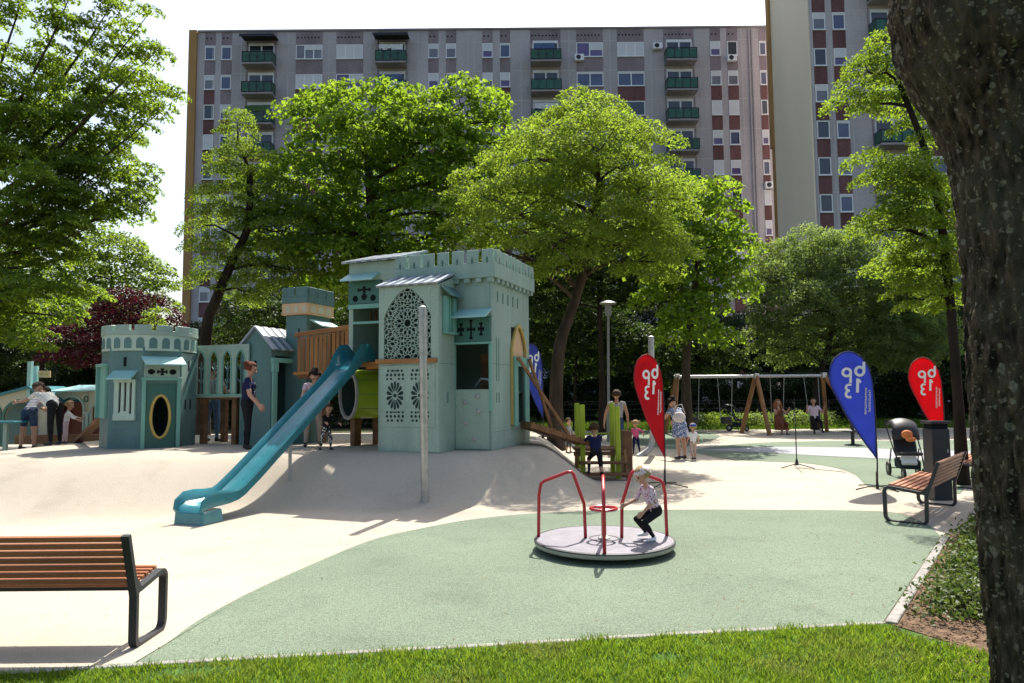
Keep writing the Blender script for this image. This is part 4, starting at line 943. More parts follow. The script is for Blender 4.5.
j = MB(); j.box(-3.05,-2.30,-.05,-.002,2.70,2.79); j.box(-2.96,-2.32,-.03,0,2.40,2.45); part(j,'window_frame',M['mint'],tur,bevel=.006)
for k in range(6): x = -2.9+k*.11; i_ = MB(); i_.box(x,x+.02,.55,.57,2.45,2.75); part(i_,'inner_bar',M['redin'],tur)
b_ = MB(); b_.box(-3.35,-1.96,-.05,-.002,1.56,1.655); b_.box(-3.35,-1.96,1.102,1.15,1.56,1.655); part(b_,'beam',M['timber_x'],tur,bevel=.006)
for (x,y) in ((-3.0,1.2),(-2.05,1.2),(-2.2,.4)):
    l = MB(); l.box(x-.05,x+.05,y-.05,y+.05,-.3,1.598); part(l,'post',M['plank'],tur,bevel=.006)

# ---- slide
sec = [(-.25,-.035),(.25,-.035),(.285,.10),(.265,.13),(.238,.105),(.215,.025),(.16,0),(-.16,0),(-.215,.025),(-.238,.105),(-.265,.13),(-.285,.10)]
path = [(.10,1.70,.9),(-.12,1.70,2.3),(-.30,1.66,2.6),(-.48,1.555,2.1),(-.68,1.42,1.3),(-.95,1.24,1.0)] 
for k in range(1,12): u=k/12; path.append((-.95+u*(-3.35+.95), 1.24+u*(-.335-1.24), 1.0))
path += [(-3.45,-.385,1.0),(-3.58,-.435,1.02),(-3.74,-.462,1.2),(-3.95,-.47,1.4),(-4.12,-.475,1.4),(-4.22,-.50,1.0),(-4.27,-.56,.5)]
s = MB(); n = len(sec); vs = []
for i,(y,z,hf) in enumerate(path):
    a = path[max(i-1,0)]; b = path[min(i+1,len(path)-1)]; tv = Vector((0,b[0]-a[0],b[1]-a[1])).normalized(); up = Vector((0,-tv.z,tv.y)); up = up if up.z>0 else -up
    if i >= len(path)-2: up = Vector((0,-.5,.85)).normalized()
    for (x,d) in sec: vs.append(Vector((-2.735+x*.9,y,z)) + up*(d*hf if d>0 else d))
fs = [(i*n+k,i*n+(k+1)%n,(i+1)*n+(k+1)%n,(i+1)*n+k) for i in range(len(path)-1) for k in range(n)] + [tuple(range(n))[::-1], tuple(range((len(path)-1)*n,len(path)*n))]
s.add(vs,fs); sl = part(s,'slide',M['slide'],smooth=True)
f = MB(); f.prism([(-4.29,-.76),(-4.27,-.55),(-4.2,-.54),(-3.92,-.535),(-3.86,-.76)], lambda a,b,d:(d,a,b), -2.99,-2.48); part(f,'slide_foot',M['slide'],sl,bevel=.02)
l = MB(); l.tube([(-2.735,-2.15,-.9),(-2.735,-2.15,.42)],.028,8); part(l,'support_post',M['greypaint'],sl,smooth=True)

# ---- crawl tunnel under the deck
TP=R(54); TA=Vector((math.cos(TP),math.sin(TP),0)); TN=Vector((-math.sin(TP),math.cos(TP),0)); TC=Vector((-3.0,.62,1.03))
def ringpts(t,r0): return [TC+TA*t+TN*(r0*math.cos(2*math.pi*k/32))+Vector((0,0,r0*math.sin(2*math.pi*k/32))) for k in range(32)]
def pipe(mb,t0,t1,ro,ri):
    mb.add(ringpts(t0,ro)+ringpts(t1,ro)+ringpts(t0,ri)+ringpts(t1,ri),[(k,(k+1)%32,32+(k+1)%32,32+k) for k in range(32)]+[(64+k,96+k,96+(k+1)%32,64+(k+1)%32) for k in range(32)]+[(32+k,32+(k+1)%32,96+(k+1)%32,96+k) for k in range(32)]+[(k,64+k,64+(k+1)%32,(k+1)%32) for k in range(32)])
t = MB(); pipe(t,-.40,.38,.49,.455); tn = part(t,'crawl_tunnel',M['lime'],smooth=True)
t = MB(); pipe(t,-.39,.37,.4545,.44); part(t,'tunnel_shade',M['gloom'],tn,smooth=True)  # dark inner tube added to paint the shade inside the lime tunnel
for t0,t1 in ((-.44,-.395),(.375,.41)):
    t = MB(); pipe(t,t0,t1,.51,.45); part(t,'tunnel_rim',M['greypaint'],tn,smooth=True)
for a in (-35,0,35,180,215):
    t = MB(); q0=TC+TN*(-.491*math.cos(R(a)))+Vector((0,0,.491*math.sin(R(a)))); t.bar(q0-TA*.38,q0+TA*.36,.008,.008); part(t,'tunnel_seam',M['dkgreen'],tn)
for x,y in ((-3.15,.42),(-2.87,.80)):
    l = MB(); l.box(x-.05,x+.05,y-.12,y+.12,-.3,.56); part(l,'tunnel_leg',M['plank'],tn)

# ---- timber bridge with slatted balustrade
for yy in (.18,):
    t = MB(); x0,x1 = -4.44,-3.07
    for k in range(13):
        x = x0+.03+k*(x1-x0-.12)/12.0; zt = 2.20+.12*(k/12); zb = 1.40+.05*(k/12); t.box(x,x+.075,yy,yy+.025,zb,zt)
    br = part(t,'balustrade',M['timber'],bevel=.004)
    r_ = MB(); r_.bar((x0-.03,yy+.0,2.26),(x1,yy+.0,2.38),.05,.09); r_.bar((x0-.03,yy-.028,1.46),(x1,yy-.028,1.52),.05,.07); part(r_,'rail',M['timber_x'],br,bevel=.006)
t = MB()
for k in range(12): x = x0+k*(x1-x0)/12; t.box(x+.004,x+(x1-x0)/12-.004,.22,1.05,1.36,1.41)
part(t,'bridge_deck',M['plank'])
for x in (-4.3,-3.5):
    l = MB(); l.box(x-.05,x+.05,.9,1.0,-.3,1.358); part(l,'post',M['plank'],bevel=.006)

# ---- small square tower behind the gable house
sx0,sx1,sy0,sy1 = -5.06,-4.52,.62,1.45
t = MB(); t.box(sx0,sx1,sy0,sy1,-.2,2.74); sq = part(t,'square_tower',M['deep'],bevel=.008)
b = MB(); e=.07; b.box(sx0-e,sx1+e,sy0-e,sy1+e,2.741,2.76); b.box(sx0-e+.01,sx1+e-.01,sy0-e+.01,sy1+e-.01,2.76,2.99); part(b,'arch_band',M['peach'],sq,bevel=.006)
for k in range(3): x = sx0+.04+k*.21; a_ = MB(); a_.prism(arch(x+.06,2.79,2.95,.11,8,.2), FR(sy0-e+.0095), -.006, 0); part(a_,'arch_relief',M['cream'],sq)
for k in range(3): y = sy0+.04+k*.27; a_ = MB(); a_.prism(arch(y+.1,2.79,2.95,.19,8), lambda a,b,d:(sx1+e-.0095+d,a,b), 0, .006); part(a_,'arch_relief',M['cream'],sq)
b = MB(); z0_,z1_ = 2.991,3.13
b.box(sx0-e,sx1+e,sy0-e,sy0-e+.05,z0_,z1_); b.box(sx0-e,sx1+e,sy1+e-.05,sy1+e,z0_,z1_); b.box(sx1+e-.05,sx1+e,sy0-e+.051,sy1+e-.051,z0_,z1_); b.box(sx0-e,sx0-e+.05,sy0-e+.051,sy1+e-.051,z0_,z1_)
merlons(b,(sx0-e,sy0-e+.025),(sx1+e,sy0-e+.025),z1_,3.33,2,.05,.86); merlons(b,(sx1+e-.025,sy0-e+.05),(sx1+e-.025,sy1+e),z1_,3.33,3,.05,.88); merlons(b,(sx0-e,sy1+e-.025),(sx1+e,sy1+e-.025),z1_,3.33,2,.05,.86); part(b,'battlement',M['deep'],sq,bevel=.006)
a_ = MB(); a_.prism([(sx1,2.66),(sx1+.32,2.50),(sx1+.32,2.475),(sx1,2.62)], lambda a,b,d:(a,d,b), sy0+.1,sy1-.02); part(a_,'awning',M['aqua'],sq)
a_ = MB(); a_.box(sx1+.002,sx1+.05,sy0+.14,sy1-.06,2.05,2.44); part(a_,'cross_panel',M['dkgreen'],sq,bevel=.006)
s = MB(); s.box(sx0+.33,sx0+.36,sy0-.004,sy0,2.2,2.45); s.box(sx1+.05,sx1+.055,sy0+.3,sy1-.25,2.2,2.24); part(s,'arrow_slits',M['hole'],sq)

# ---- gable house
gx0,gx1,gy0,gy1 = -5.72,-4.92,0,.62; ez,pz = 2.02,2.42; gm = (gx0+gx1)/2
t = MB(); t.prism([(gx0,-.2),(gx1,-.2),(gx1,ez),(gm,pz),(gx0,ez)], FR(gy0), 0, .05)
t.box(gx1-.05,gx1,gy0+.051,gy0+.12,-.2,ez); t.box(gx1-.05,gx1,gy0+.12,gy1+.35,1.84,ez); t.box(gx1-.05,gx1,gy1+.28,gy1+.35,-.2,1.84); t.box(gx0,gx0+.05,gy0+.051,gy1+.30,-.2,ez); t.box(gx0,gx1-.051,gy1+.301,gy1+.35,-.2,ez+.1)
gh = part(t,'gable_house',M['deep'],bevel=.008)
r_ = MB(); hi = .03
for sgn,xe in ((1,gx1+.10),(-1,gx0-.10)):
    ze = ez-.06
    q = [(xe,gy0-.06,ze),(xe,gy1+.45,ze),(gm,gy1+.45,pz+.035),(gm,gy0-.06,pz+.035)]
    if sgn < 0: q = [q[1],q[0],q[3],q[2]]
    rr_ = ribroof(q,.025,9); r_.mi=0; k0=len(r_.v); r_.v += rr_.v; r_.f += [tuple(i+k0 for i in f) for f in rr_.f]; r_.m += rr_.m
part(r_,'roof',[M['slate_a'],M['slate_b']],gh)
j = MB(); j.box(gx1+.001,gx1+.05,gy0+.02,gy0+.15,-.1,1.5); j.box(gx1+.001,gx1+.05,gy1+.2,gy1+.33,-.1,1.5); j.box(gx1+.001,gx1+.055,gy0-.02,gy1+.37,1.70,1.80); j.box(gx1+.001,gx1+.06,gy0+.0,gy0+.17,1.5,1.7); j.box(gx1+.001,gx1+.06,gy1+.18,gy1+.35,1.5,1.7); part(j,'door_frame',M['mint'],gh,bevel=.006)
s = MB(); s.box(gm-.03,gm+.03,gy0-.004,gy0,1.5,1.75); s.box(gm-.1,gm-.07,gy0-.004,gy0,.5,.7); part(s,'arrow_slits',M['hole'],gh)

# ---- arcade panel with four pointed windows
AY=-.07; t = MB(); px0,px1,pz0,pz1 = -6.92,-5.44,.99,2.10
t.box(px0,px1,AY,AY+.04,pz0,1.06); t.box(px0,px1,AY,AY+.04,1.99,pz1)
nw=4; ww=.235; gp=(px1-px0-.06)/nw
for k in range(nw+1):
    xc = px0+.03+k*gp; w2=(gp-ww)/2; t.box(max(px0,xc-w2),min(px1,xc+w2),AY,AY+.04,1.06,1.99)
for k in range(nw):
    xc = px0+.03+(k+.5)*gp; a = arch(xc,1.06,1.985,ww,12,.6); hf=len(a)//2
    t.prism([(xc+ww/2,a[1][1])]+a[2:hf+1]+[(a[hf][0],1.99),(xc+ww/2,1.99)], FR(0),AY,AY+.04)
    t.prism([(a[hf][0],1.99)]+a[hf:-2]+[(xc-ww/2,a[-2][1]),(xc-ww/2,1.99)], FR(0),AY,AY+.04)
ac = part(t,'arcade_panel',M['sage2'])
t = MB()
for k in range(nw): xc = px0+.03+(k+.5)*gp; archring(t, FR(AY-.002), xc,1.06,1.96,ww-.03,.022,-.016,0,.6,12)
t.box(px0,px0+.06,AY-.02,AY-.002,.75,1.98); t.box(px0+.06,px1,AY-.02,AY-.002,1.02,1.055)
part(t,'arch_trim',M['mint'],ac)
t = MB()
for k in range(nw):
    xc = px0+.03+(k+.5)*gp; t.box(xc-.012,xc+.012,AY+.012,AY+.03,1.06,1.75)
    for z in (1.28,1.55):
        for sgn in (-1,1): t.bar((xc,AY+.021,z),(xc+sgn*.07,AY+.021,z+.09),.016,.016)
part(t,'window_tracery',M['deep'],ac)
t = MB()
for k in range(9): x=px0+k*.12; t.box(x+.004,x+.116,.06,.75,.94,.985)
part(t,'walkway_deck',M['plank'],ac)
for x in (-6.75,-5.9):
    for y in (.1,.7):
        l = MB(); l.box(x-.06,x+.06,y-.06,y+.06,-.3,.938); part(l,'post',M['plank'],ac,bevel=.006)
t = MB(); t.bar((-6.1,.5,.1),(-5.8,.55,.55),.3,.05); t.bar((-6.3,.9,.0),(-5.75,.9,.25),.4,.12); part(t,'stair_board',M['log'],ac)

# ---- round (eight sided) tower
rc = (-6.72-.32+.0, .0, 0)
wc = Vector((-7.57,14.63,0)); lc = cm_.transposed() @ (wc - CA); rcx,rcy = lc.x,lc.y
a0 = math.atan2(-.74,.67) - CT      # normal of the door face in the castle frame
ap_ = .825; Rr = ap_/math.cos(math.pi/8)
def oct_(r,z,ph=math.pi/8): return [(rcx+r*math.cos(a0+ph+k*math.pi/4), rcy+r*math.sin(a0+ph+k*math.pi/4), z) for k in range(8)]
def face(k):
    """mapping of (across, height, out) on face k; k=0 is the door face"""
    a = a0+k*math.pi/4; nx,ny = math.cos(a),math.sin(a); tx,ty = -ny,nx
    return lambda u,z,d: (rcx+nx*(ap_+d)+tx*u, rcy+ny*(ap_+d)+ty*u, z)
t = MB(); H = 2.0
for k in range(8):
    if k == 0: continue
    f = face(k); hw = ap_*math.tan(math.pi/8)
    t.prism([(-hw,-.3),(hw,-.3),(hw,H),(-hw,H)], f, -.05, 0)
f = face(0); hw = ap_*math.tan(math.pi/8)
t.prism([(-hw,-.3),(-.29,-.3),(-.29,H),(-hw,H)], f,-.05,0); t.prism([(.29,-.3),(hw,-.3),(hw,H),(.29,H)], f,-.05,0); t.prism([(-.29,1.28),(.29,1.28),(.29,H),(-.29,H)], f,-.05,0)
v = oct_(Rr-.06,1.9); t.add(v,[tuple(range(8))])
rt = part(t,'round_tower',M['deep'])
def cyl(mb,r0,r1,z0,z1,n=48):
    o=[];
    for r,z in ((r1,z0),(r1,z1),(r0,z1),(r0,z0)): o += [(rcx+r*math.cos(2*math.pi*k/n), rcy+r*math.sin(2*math.pi*k/n), z) for k in range(n)]
    mb.add(o,[(j*n+k,j*n+(k+1)%n,((j+1)%4)*n+(k+1)%n,((j+1)%4)*n+k) for j in range(4) for k in range(n)])
b = MB(); cyl(b,.72,.885,1.93,2.24); b.mi=1
for k in range(24):
    a = 2*math.pi*k/24+.1; f_ = (lambda a: (lambda u,z,d:(rcx+(.886+d)*math.cos(a+u/.886), rcy+(.886+d)*math.sin(a+u/.886), z)))(a); b.prism(arch(0,1.975,2.19,.142,8), f_, 0, .006)
part(b,'arch_band',[M['pale'],M['deep']],rt)
b = MB(); cyl(b,.815,.905,2.241,2.33)
for k in range(14):
    a = 2*math.pi*k/14; f_ = (lambda a: (lambda u,z,d:(rcx+(.815+d)*math.cos(a+u), rcy+(.815+d)*math.sin(a+u), z)))(a)
    for j in range(4): u0=-.17+.085*j; b.prism([(u0,2.33),(u0+.0845,2.33),(u0+.0845,2.44),(u0,2.44)], f_,0,.09)
part(b,'battlement',M['sage'],rt,bevel=.004)
f = face(0)
p_ = MB(); 
oz=(.24,.42)
pp=[(-.285,-.3),(.285,-.3),(.285,1.28),(-.285,1.28)]; el_=[(oz[0]*.72*math.cos(q),.62+oz[1]*math.sin(q)) for q in np.linspace(0,2*math.pi,33)[:-1]]
# door leaf with an oval hole, built as eight-sided strips round the hole
def rect_at(q):
    c_,s_=math.cos(q),math.sin(q); k=min(.285/abs(c_) if abs(c_)>1e-6 else 9, ((.66 if s_>0 else .92)/abs(s_)) if abs(s_)>1e-6 else 9); return (c_*k,.62+s_*k)
qs=sorted(list(np.linspace(0,2*math.pi,33)[:-1])+[math.atan2(.66,.285),math.pi-math.atan2(.66,.285),2*math.pi-math.atan2(.92,.285),math.pi+math.atan2(.92,.285)])
for i in range(len(qs)):
    q0=qs[i]; q1=qs[(i+1)%len(qs)]
    e_=lambda q:(oz[0]*.72*math.cos(q),.62+oz[1]*math.sin(q))
    p_.prism([e_(q0),rect_at(q0),rect_at(q1),e_(q1)], f,-.06,-.03)
dl = part(p_,'door_leaf',M['dkgreen'],rt)
p_ = MB(); p_.tube([Vector(f(a,b,-.02)) for a,b in [(oz[0]*.74*math.cos(q),.62+oz[1]*1.0*math.sin(q)) for q in np.linspace(0,2*math.pi,33)[:-1]]],.03,8,closed=True); part(p_,'porthole_ring',M['yellow'],dl,smooth=True)
j = MB(); j.prism([(-.36,-.2),(-.29,-.2),(-.29,1.34),(-.36,1.34)],f,.002,.04); j.prism([(.29,-.2),(.36,-.2),(.36,1.34),(.29,1.34)],f,.002,.04); j.prism([(-.37,1.34),(.37,1.34),(.37,1.40),(-.37,1.40)],f,.002,.045); part(j,'door_frame',M['mint'],rt,bevel=.004)
p_ = MB(); p_.prism([(-.33,1.40),(.33,1.40),(.33,1.66),(-.33,1.66)],f,.002,.03); cp=part(p_,'cross_panel',M['sage'],rt)
c = MB()
for pl_ in crossp(0,1.51,.2,.14)+crossp(-.2,1.51,.13,.11)+crossp(.2,1.51,.13,.11): c.prism(pl_,f,.03,.034)
part(c,'cross_cutouts',M['hole'],cp)
def hood(mb,f,u0,u1,z1,z0,out,t=.025):
    mb.add([f(u0,z1,.002),f(u1,z1,.002),f(u1,z0,out),f(u0,z0,out),f(u0,z1-t,.002),f(u1,z1-t,.002),f(u1,z0-t,out),f(u0,z0-t,out)],[(0,1,2,3),(7,6,5,4),(0,4,5,1),(1,5,6,2),(2,6,7,3),(3,7,4,0)])
a_ = MB(); hood(a_,f,-.38,.38,1.82,1.66,.28); part(a_,'awning',M['aqua'],rt)
f = face(-1)
a_ = MB(); hood(a_,f,-.26,.24,1.54,1.38,.24); part(a_,'awning',M['aqua'],rt)
s = MB()
for u0,u1 in ((-.21,-.12),(-.07,-.01),(.04,.10),(.15,.21)): s.prism([(u0,.62),(u1,.62),(u1,1.36),(u0,1.36)],f,.002,.045)
s.prism([(-.22,.56),(.22,.56),(.22,.68),(.12,.68),(.06,.74),(-.06,.74),(-.12,.68),(-.22,.68)],f,.002,.05); s.prism([(-.22,1.30),(.22,1.30),(.22,1.36),(-.22,1.36)],f,.0461,.06)
sh=part(s,'shutter',M['pale'],rt)
f2=face(1)
for pl_,ff,d0,d1 in (([(-.17,.7),(.17,.7),(.17,1.3),(-.17,1.3)],f,.0005,.0015),([(-.06,1.62),(0,1.62),(0,1.80),(-.06,1.80)],f,.0005,.006),([(-.05,1.55),(.0,1.55),(.0,1.75),(-.05,1.75)],f2,.0165,.02),([(-.12,.75),(-.08,.75),(-.08,.95),(-.12,.95)],f2,.0005,.006),([(.08,.75),(.12,.75),(.12,.95),(.08,.95)],f2,.0005,.006)):
    s = MB(); s.prism(pl_,ff,d0,d1); part(s,'arrow_slit',M['hole'],rt)
s = MB(); s.prism([(-.30,.90),(-.25,1.0),(.12,1.86),(.2,1.86),(.2,1.9),(-.3,1.9)],f2,.001,.016); part(s,'wall_panel',M['sage'],rt)
f=face(-2); s = MB(); s.prism([(-.24,.6),(.24,.6),(.24,1.62),(-.24,1.62)],f,.002,.05); s.prism([(-.28,1.62),(.28,1.62),(.28,1.68),(-.28,1.68)],f,.002,.12); s.prism([(-.28,.6),(-.22,.6),(-.22,1.62),(-.28,1.62)],f,.0505,.11); part(s,'side_panel',M['mint'],rt)

# ---- plank ramp on the left of the round tower
a = cm_.transposed() @ (P(104,416,14.6) - CA); b = cm_.transposed() @ (G(68,451,.48) - CA)
t = MB(); t.bar(a,b,.17,.07)
part(t,'plank_ramp',M['plank'])
# ---- drawbridge from the arched door to the lime posts (castle frame)
pa = Vector((.10,1.36,.40)); pb = cm_.transposed() @ (P(583,443,14.5) - CA)
t = MB(); sd_ = (pb-pa).cross(Vector((0,0,1))).normalized()
for k in range(3): o_=sd_*(-.24+.24*k); t.bar(pa+o_,pb+o_,.225,.10)
for k in range(9): p_=pa.lerp(pb,(k+.5)/9)+Vector((0,0,.065)); t.bar(p_-sd_*.34,p_+sd_*.34,.04,.03)
db=part(t,'drawbridge',M['log'],bevel=.008)
for sgn,(u0,v0),(u1,v1) in ((1,(515,352),(548.5,430)),(-1,(528.6,357),(560,430))):
    s0=Vector((.12,1.36-sgn*.33,1.72)); e0=pa.lerp(pb,.62)+sd_*(.33*sgn)+Vector((0,0,.05)); 
    r_=MB(); r_.bar(s0,e0,.05,.06); part(r_,'slanted_rail',M['log'],db,bevel=.006)

# bolt heads on the panels of the main tower and the bay
bm0 = MB(); bm0.lathe([(.013,0),(.013,.006),(.006,.009)],(0,0,0),8,Matrix.Rotation(R(90),3,'X')); b0 = part(bm0,'bolt',M['greypaint'],bay); first = True
def bolt(par,x,y,z,rz=0):
    global first
    o = b0 if first else b0.copy()
    if not first: COL.objects.link(o)
    first = False; o.parent = par; o.location = (x,y,z); o.rotation_euler = (0,0,rz)
for z in (.12,.40,1.50,2.30): 
    for x in (-1.91,-.78): bolt(bay,x,by-.001 if z!=1.50 else by-.0125,z)
for z in (.12,.95,2.75): bolt(bay,bx1+.001,-.62,z,R(90)); bolt(bay,bx1+.001,-.08,z,R(90))
for z in (2.05,2.5,2.95): bolt(main,-.68,-.001,z) if z>2.6 else None; bolt(main,-.03,-.001,z)
for y in (.08,.85,1.95):
    for z in (.12,1.1,2.2,3.0): bolt(main,.001,y,z,R(90))
for x in (-.68,-.11):
    for z in (.08,1.02): bolt(main,x,-.034,z)
# ------------------------------------------------------------------ timber climbing stand with lime posts
st_y0, st_y1 = 14.35, 15.15; gl0 = P(580,477,14.35)
stand = thing('climbing_stand', 'timber step stand with four lime green posts at the end of the drawbridge', 'climbing stand', (P(601,477,14.7).x,14.7,0))
xl, xr = P(581,450,14.4).x, P(617.5,450,14.4).x
xl2, xr2 = P(577.5,450,15.2).x, P(612.5,450,15.2).x
for (x,y,h) in ((xl+.03,14.35,1.50),(xr,14.35,1.46),(xl2+.0,15.2,1.52),(xr2,15.2,1.52)):
    p = MB(); p.box(x-.05,x+.05,y-.05,y+.05,mz(x,y)-.1,h); p.build('post',M['lime2'],stand,bevel=.012)
t=MB()
for k in range(6): y=14.42+k*.12; t.box(xl-.12,xr+.10,y,y+.11,.55,.60)
t.box(xl-.15,xr+.12,14.40,14.415,.46,.548); t.build('deck',M['plank'],stand,bevel=.006)
for (y0,z,h) in ((14.12,.31,.05),(13.98,.10,.05)):
    t=MB(); t.box(xl-.06,xr+.18,y0,y0+.20,z,z+h); t.build('step',M['plank'],stand,bevel=.006)
t=MB(); t.bar((xl-.1,14.39,.0),(xl-.1,14.39,.5),.06,.06); t.bar((xr+.15,14.05,.0),(xr+.15,14.45,.56),.05,.09); t.build('stringer',M['log'],stand)
t=MB(); t.box(xr+.15,xr+.33,14.55,15.0,-.05,.95); t.build('side_board',M['plank'],stand,bevel=.008)
t=MB(); t.tube([(xl-.02,15.2,.86),(xr+.06,15.2,.86)],.02,6); t.build('lime_rail',M['lime2'],stand)

# ------------------------------------------------------------------ steel poles
def yof(px,py,z): return G(px,py,z)
pb = P(425,494,11.15); pt = P(422.5,307,11.0)
pole = thing('steel_pole','tall weathered steel pole standing in front of the lattice bay','pole',(pb.x,pb.y,mz(pb.x,pb.y)))
m=MB(); m.tube([(pb.x,pb.y,mz(pb.x,pb.y)-.1),(pt.x,pt.y,pt.z-.01)],.062,16); m.build('shaft',M['steel'],pole,smooth=True)
m=MB(); m.lathe([(.064,-.02),(.064,.012),(.02,.03)],(pt.x,pt.y,pt.z-.01),16); m.build('cap',M['steel'],pole,smooth=True)
pb = P(653,452,19.4); pt=P(651,337,19.4)
pole=thing('bent_foot_pole','grey steel pole with a curved foot beside the tall red flag','pole',(pb.x,19.4,0))
m=MB(); foot=P(640,465,19.0)
m.tube([(pt.x,19.4,pt.z),(pb.x,19.4,.55),(pb.x-.02,19.4,.32),(pb.x-.12,19.35,.16),(pb.x-.45,19.2,-.02)],.085,12); m.build('shaft',M['steel'],pole,smooth=True)
m=MB(); m.lathe([(.09,-.02),(.09,.01),(.03,.03)],pt,12); m.build('cap',M['steel'],pole,smooth=True)

# ------------------------------------------------------------------ carousel
cc = Vector((1.005,7.93,0)); car = thing('merry_go_round','low round merry-go-round with a pale deck and three red hoop handles','merry-go-round',cc,R(0)); Rd=.775
m=MB(); m.lathe([(.55,.055),(Rd-.05,.055),(Rd-.012,.065),(Rd,.08),(Rd,.118),(Rd-.006,.124),(Rd-.03,.124)],cc,64); m.build('rim',M['rim'],car,smooth=True)
m=MB(); m.lathe([(Rd+.001,.108),(Rd+.004,.112),(Rd+.003,.121),(Rd-.006,.1275),(Rd-.022,.1280),(Rd-.022,.1245),(Rd-.006,.1235)],cc,64); m.build('edge_band',M['line'],car,smooth=True)
m=MB(); m.lathe([(Rd-.031,.09),(Rd-.031,.1275),(0.01,.1275)],cc,64); m.build('deck',M['deck'],car)
m=MB(); m.lathe([(.30,-.02),(.30,.054)],cc,24); m.build('base',M['black'],car)
m=MB()
def flatring(mb,c,r0,r1,z,n=48,a0=0,a1=2*math.pi):
    for k in range(n):
        q0=a0+(a1-a0)*k/n; q1=a0+(a1-a0)*(k+1)/n
        mb.add([(c[0]+r*math.cos(q),c[1]+r*math.sin(q),z) for r,q in ((r0,q0),(r1,q0),(r1,q1),(r0,q1))],[(0,1,2,3)])
flatring(m,cc,.15,.17,.1315)
m.build('inlay_lines',M['line'],car)
m=MB(); m.tube([(cc.x,cc.y,.12),(cc.x,cc.y,.46)],.028,12); m.tube([(cc.x+.145*math.cos(q),cc.y+.145*math.sin(q),.455) for q in np.linspace(0,2*math.pi,33)[:-1]],.016,8,closed=True)
for a in (0,R(120),R(240)): m.tube([(cc.x,cc.y,.455),(cc.x+.145*math.cos(a),cc.y+.145*math.sin(a),.455)],.012,6)
m.build('centre_wheel',M['red'],car,smooth=True)
m=MB(); m.lathe([(.07,.128),(.07,.14),(.035,.16)],cc,20); m.build('hub',M['steel'],car,smooth=True)
for a in (R(-97),R(9),R(170)):
    d=Vector((math.cos(a),math.sin(a),0)); pr=[(.735,.09),(.725,.59),(.70,.72),(.66,.75),(.40,.85),(.355,.855),(.33,.83),(.215,.50),(.205,.13)]
    # round the corners
    pts=[cc+d*r+Vector((0,0,z)) for r,z in pr]; 
    m=MB(); m.tube(pts,.0195,10); m.build('hoop_handle',M['red'],car,smooth='all')

# ------------------------------------------------------------------ benches
def bench(label,origin,rz,L,slm,group='slatted park benches'):
    """x along the bench, y from the rear (0) to the front, frames at both ends"""
    t=thing('park_bench',label,'bench',origin,rz,group)
    def fr(x):
        m=MB(); w=.055
        def strip(pts,th=.014):
            for a,b in zip(pts[:-1],pts[1:]): m.bar((x,a[0],a[1]),(x,b[0],b[1]),w,th,up=(0,-(b[1]-a[1]),b[0]-a[0]))
            for p in pts[1:-1]: m.lathe([(th/2*.98,-w/2*.995),(th/2*.98,w/2*.995)],(x,p[0],p[1]),8,Matrix.Rotation(R(90),3,'Y'))
        def arc(c,r,a0,a1,n=6): return [(c[0]+r*math.cos(R(a0+(a1-a0)*k/n)),c[1]+r*math.sin(R(a0+(a1-a0)*k/n))) for k in range(n+1)]
        loop=[(.06,.395)]+[(.36,.445)]+arc((.37,.385),.06,80,0)+[(.43,.09)]+arc((.36,.075),.068,0,-90)+[(.09,.007)]+arc((.08,.062),.055,-90,-180)+[(.02,.36),(-.005,.45),(-.11,.80)]
        strip(loop,.034)
        m.prism([(.018,.36),(.06,.385),(.10,.40),(.06,.42),(-.0,.50),(-.02,.50)],lambda a,b,d:(x+d,a,b),-w/2*.99,w/2*.99)
        m.build('end_frame',M['iron'],t,local=True,smooth=True)
        m=MB()
        for y in (.10,.34): m.lathe([(.012,0),(.012,.008)],(x,y,.015),8)
        m.build('bolts',M['steel'],t,local=True)
    fr(.03); fr(L-.03)
    for k in range(7):
        u=(k+.5)/7; m=MB(); c=Vector((0,-.012-.10*u+.016,.445+.355*u)); 
        tv=Vector((0,-.105,.35)).normalized(); nv=Vector((0,.35,.105)).normalized()
        h=.0195; d=.016; x0,x1=.065,L-.065
        vs=[]
        for x in (x0,x1): vs += [Vector((x,c.y,c.z))+tv*a+nv*b for a,b in ((-h,-d),(h,-d),(h,d),(-h,d))]
        m.add(vs,[(0,1,2,3),(7,6,5,4),(0,4,5,1),(1,5,6,2),(2,6,7,3),(3,7,4,0)]); m.build('back_slat',slm,t,local=True,bevel=.004)
    for k in range(6):
        y=.085+k*.058; z=.418+.05*(y-.06)/.3*.9; m=MB(); m.box(.065,L-.065,y-.022,y+.022,z-.012,z+.018); m.build('seat_slat',slm,t,local=True,bevel=.004)
    m=MB(); m.box(.06,L-.06,.10,.13,.375,.398); m.box(.06,L-.06,.33,.36,.40,.422); m.build('under_rail',M['iron'],t,local=True)
    return t
b1=G(131,650); bench('slatted park bench seen from behind at the left front corner',(b1.x+.03-1.8,b1.y,0),0,1.8,M['slat'])
ang=math.atan2(.75,.66)
def bench_at(label,front,L,slm):
    # near front foot given; bench runs away from the camera, rear at the right
    rz=ang; ax=Vector((math.cos(rz),math.sin(rz),0)); ay=Vector((-math.sin(rz),math.cos(rz),0))
    o=Vector((front[0],front[1],0))-ay*.43*1.2-ax*.03
    t=bench(label,o,rz,L,slm); t.scale=(1,1.2,1.02); return t
bench_at('slatted park bench by the blue flag with its open side frame towards the camera',(4.97,9.5),2.0,M['slat_y'])
bench_at('slatted park bench farther back, behind the dark litter bin',(7.75,12.7),1.8,M['slat_y'])

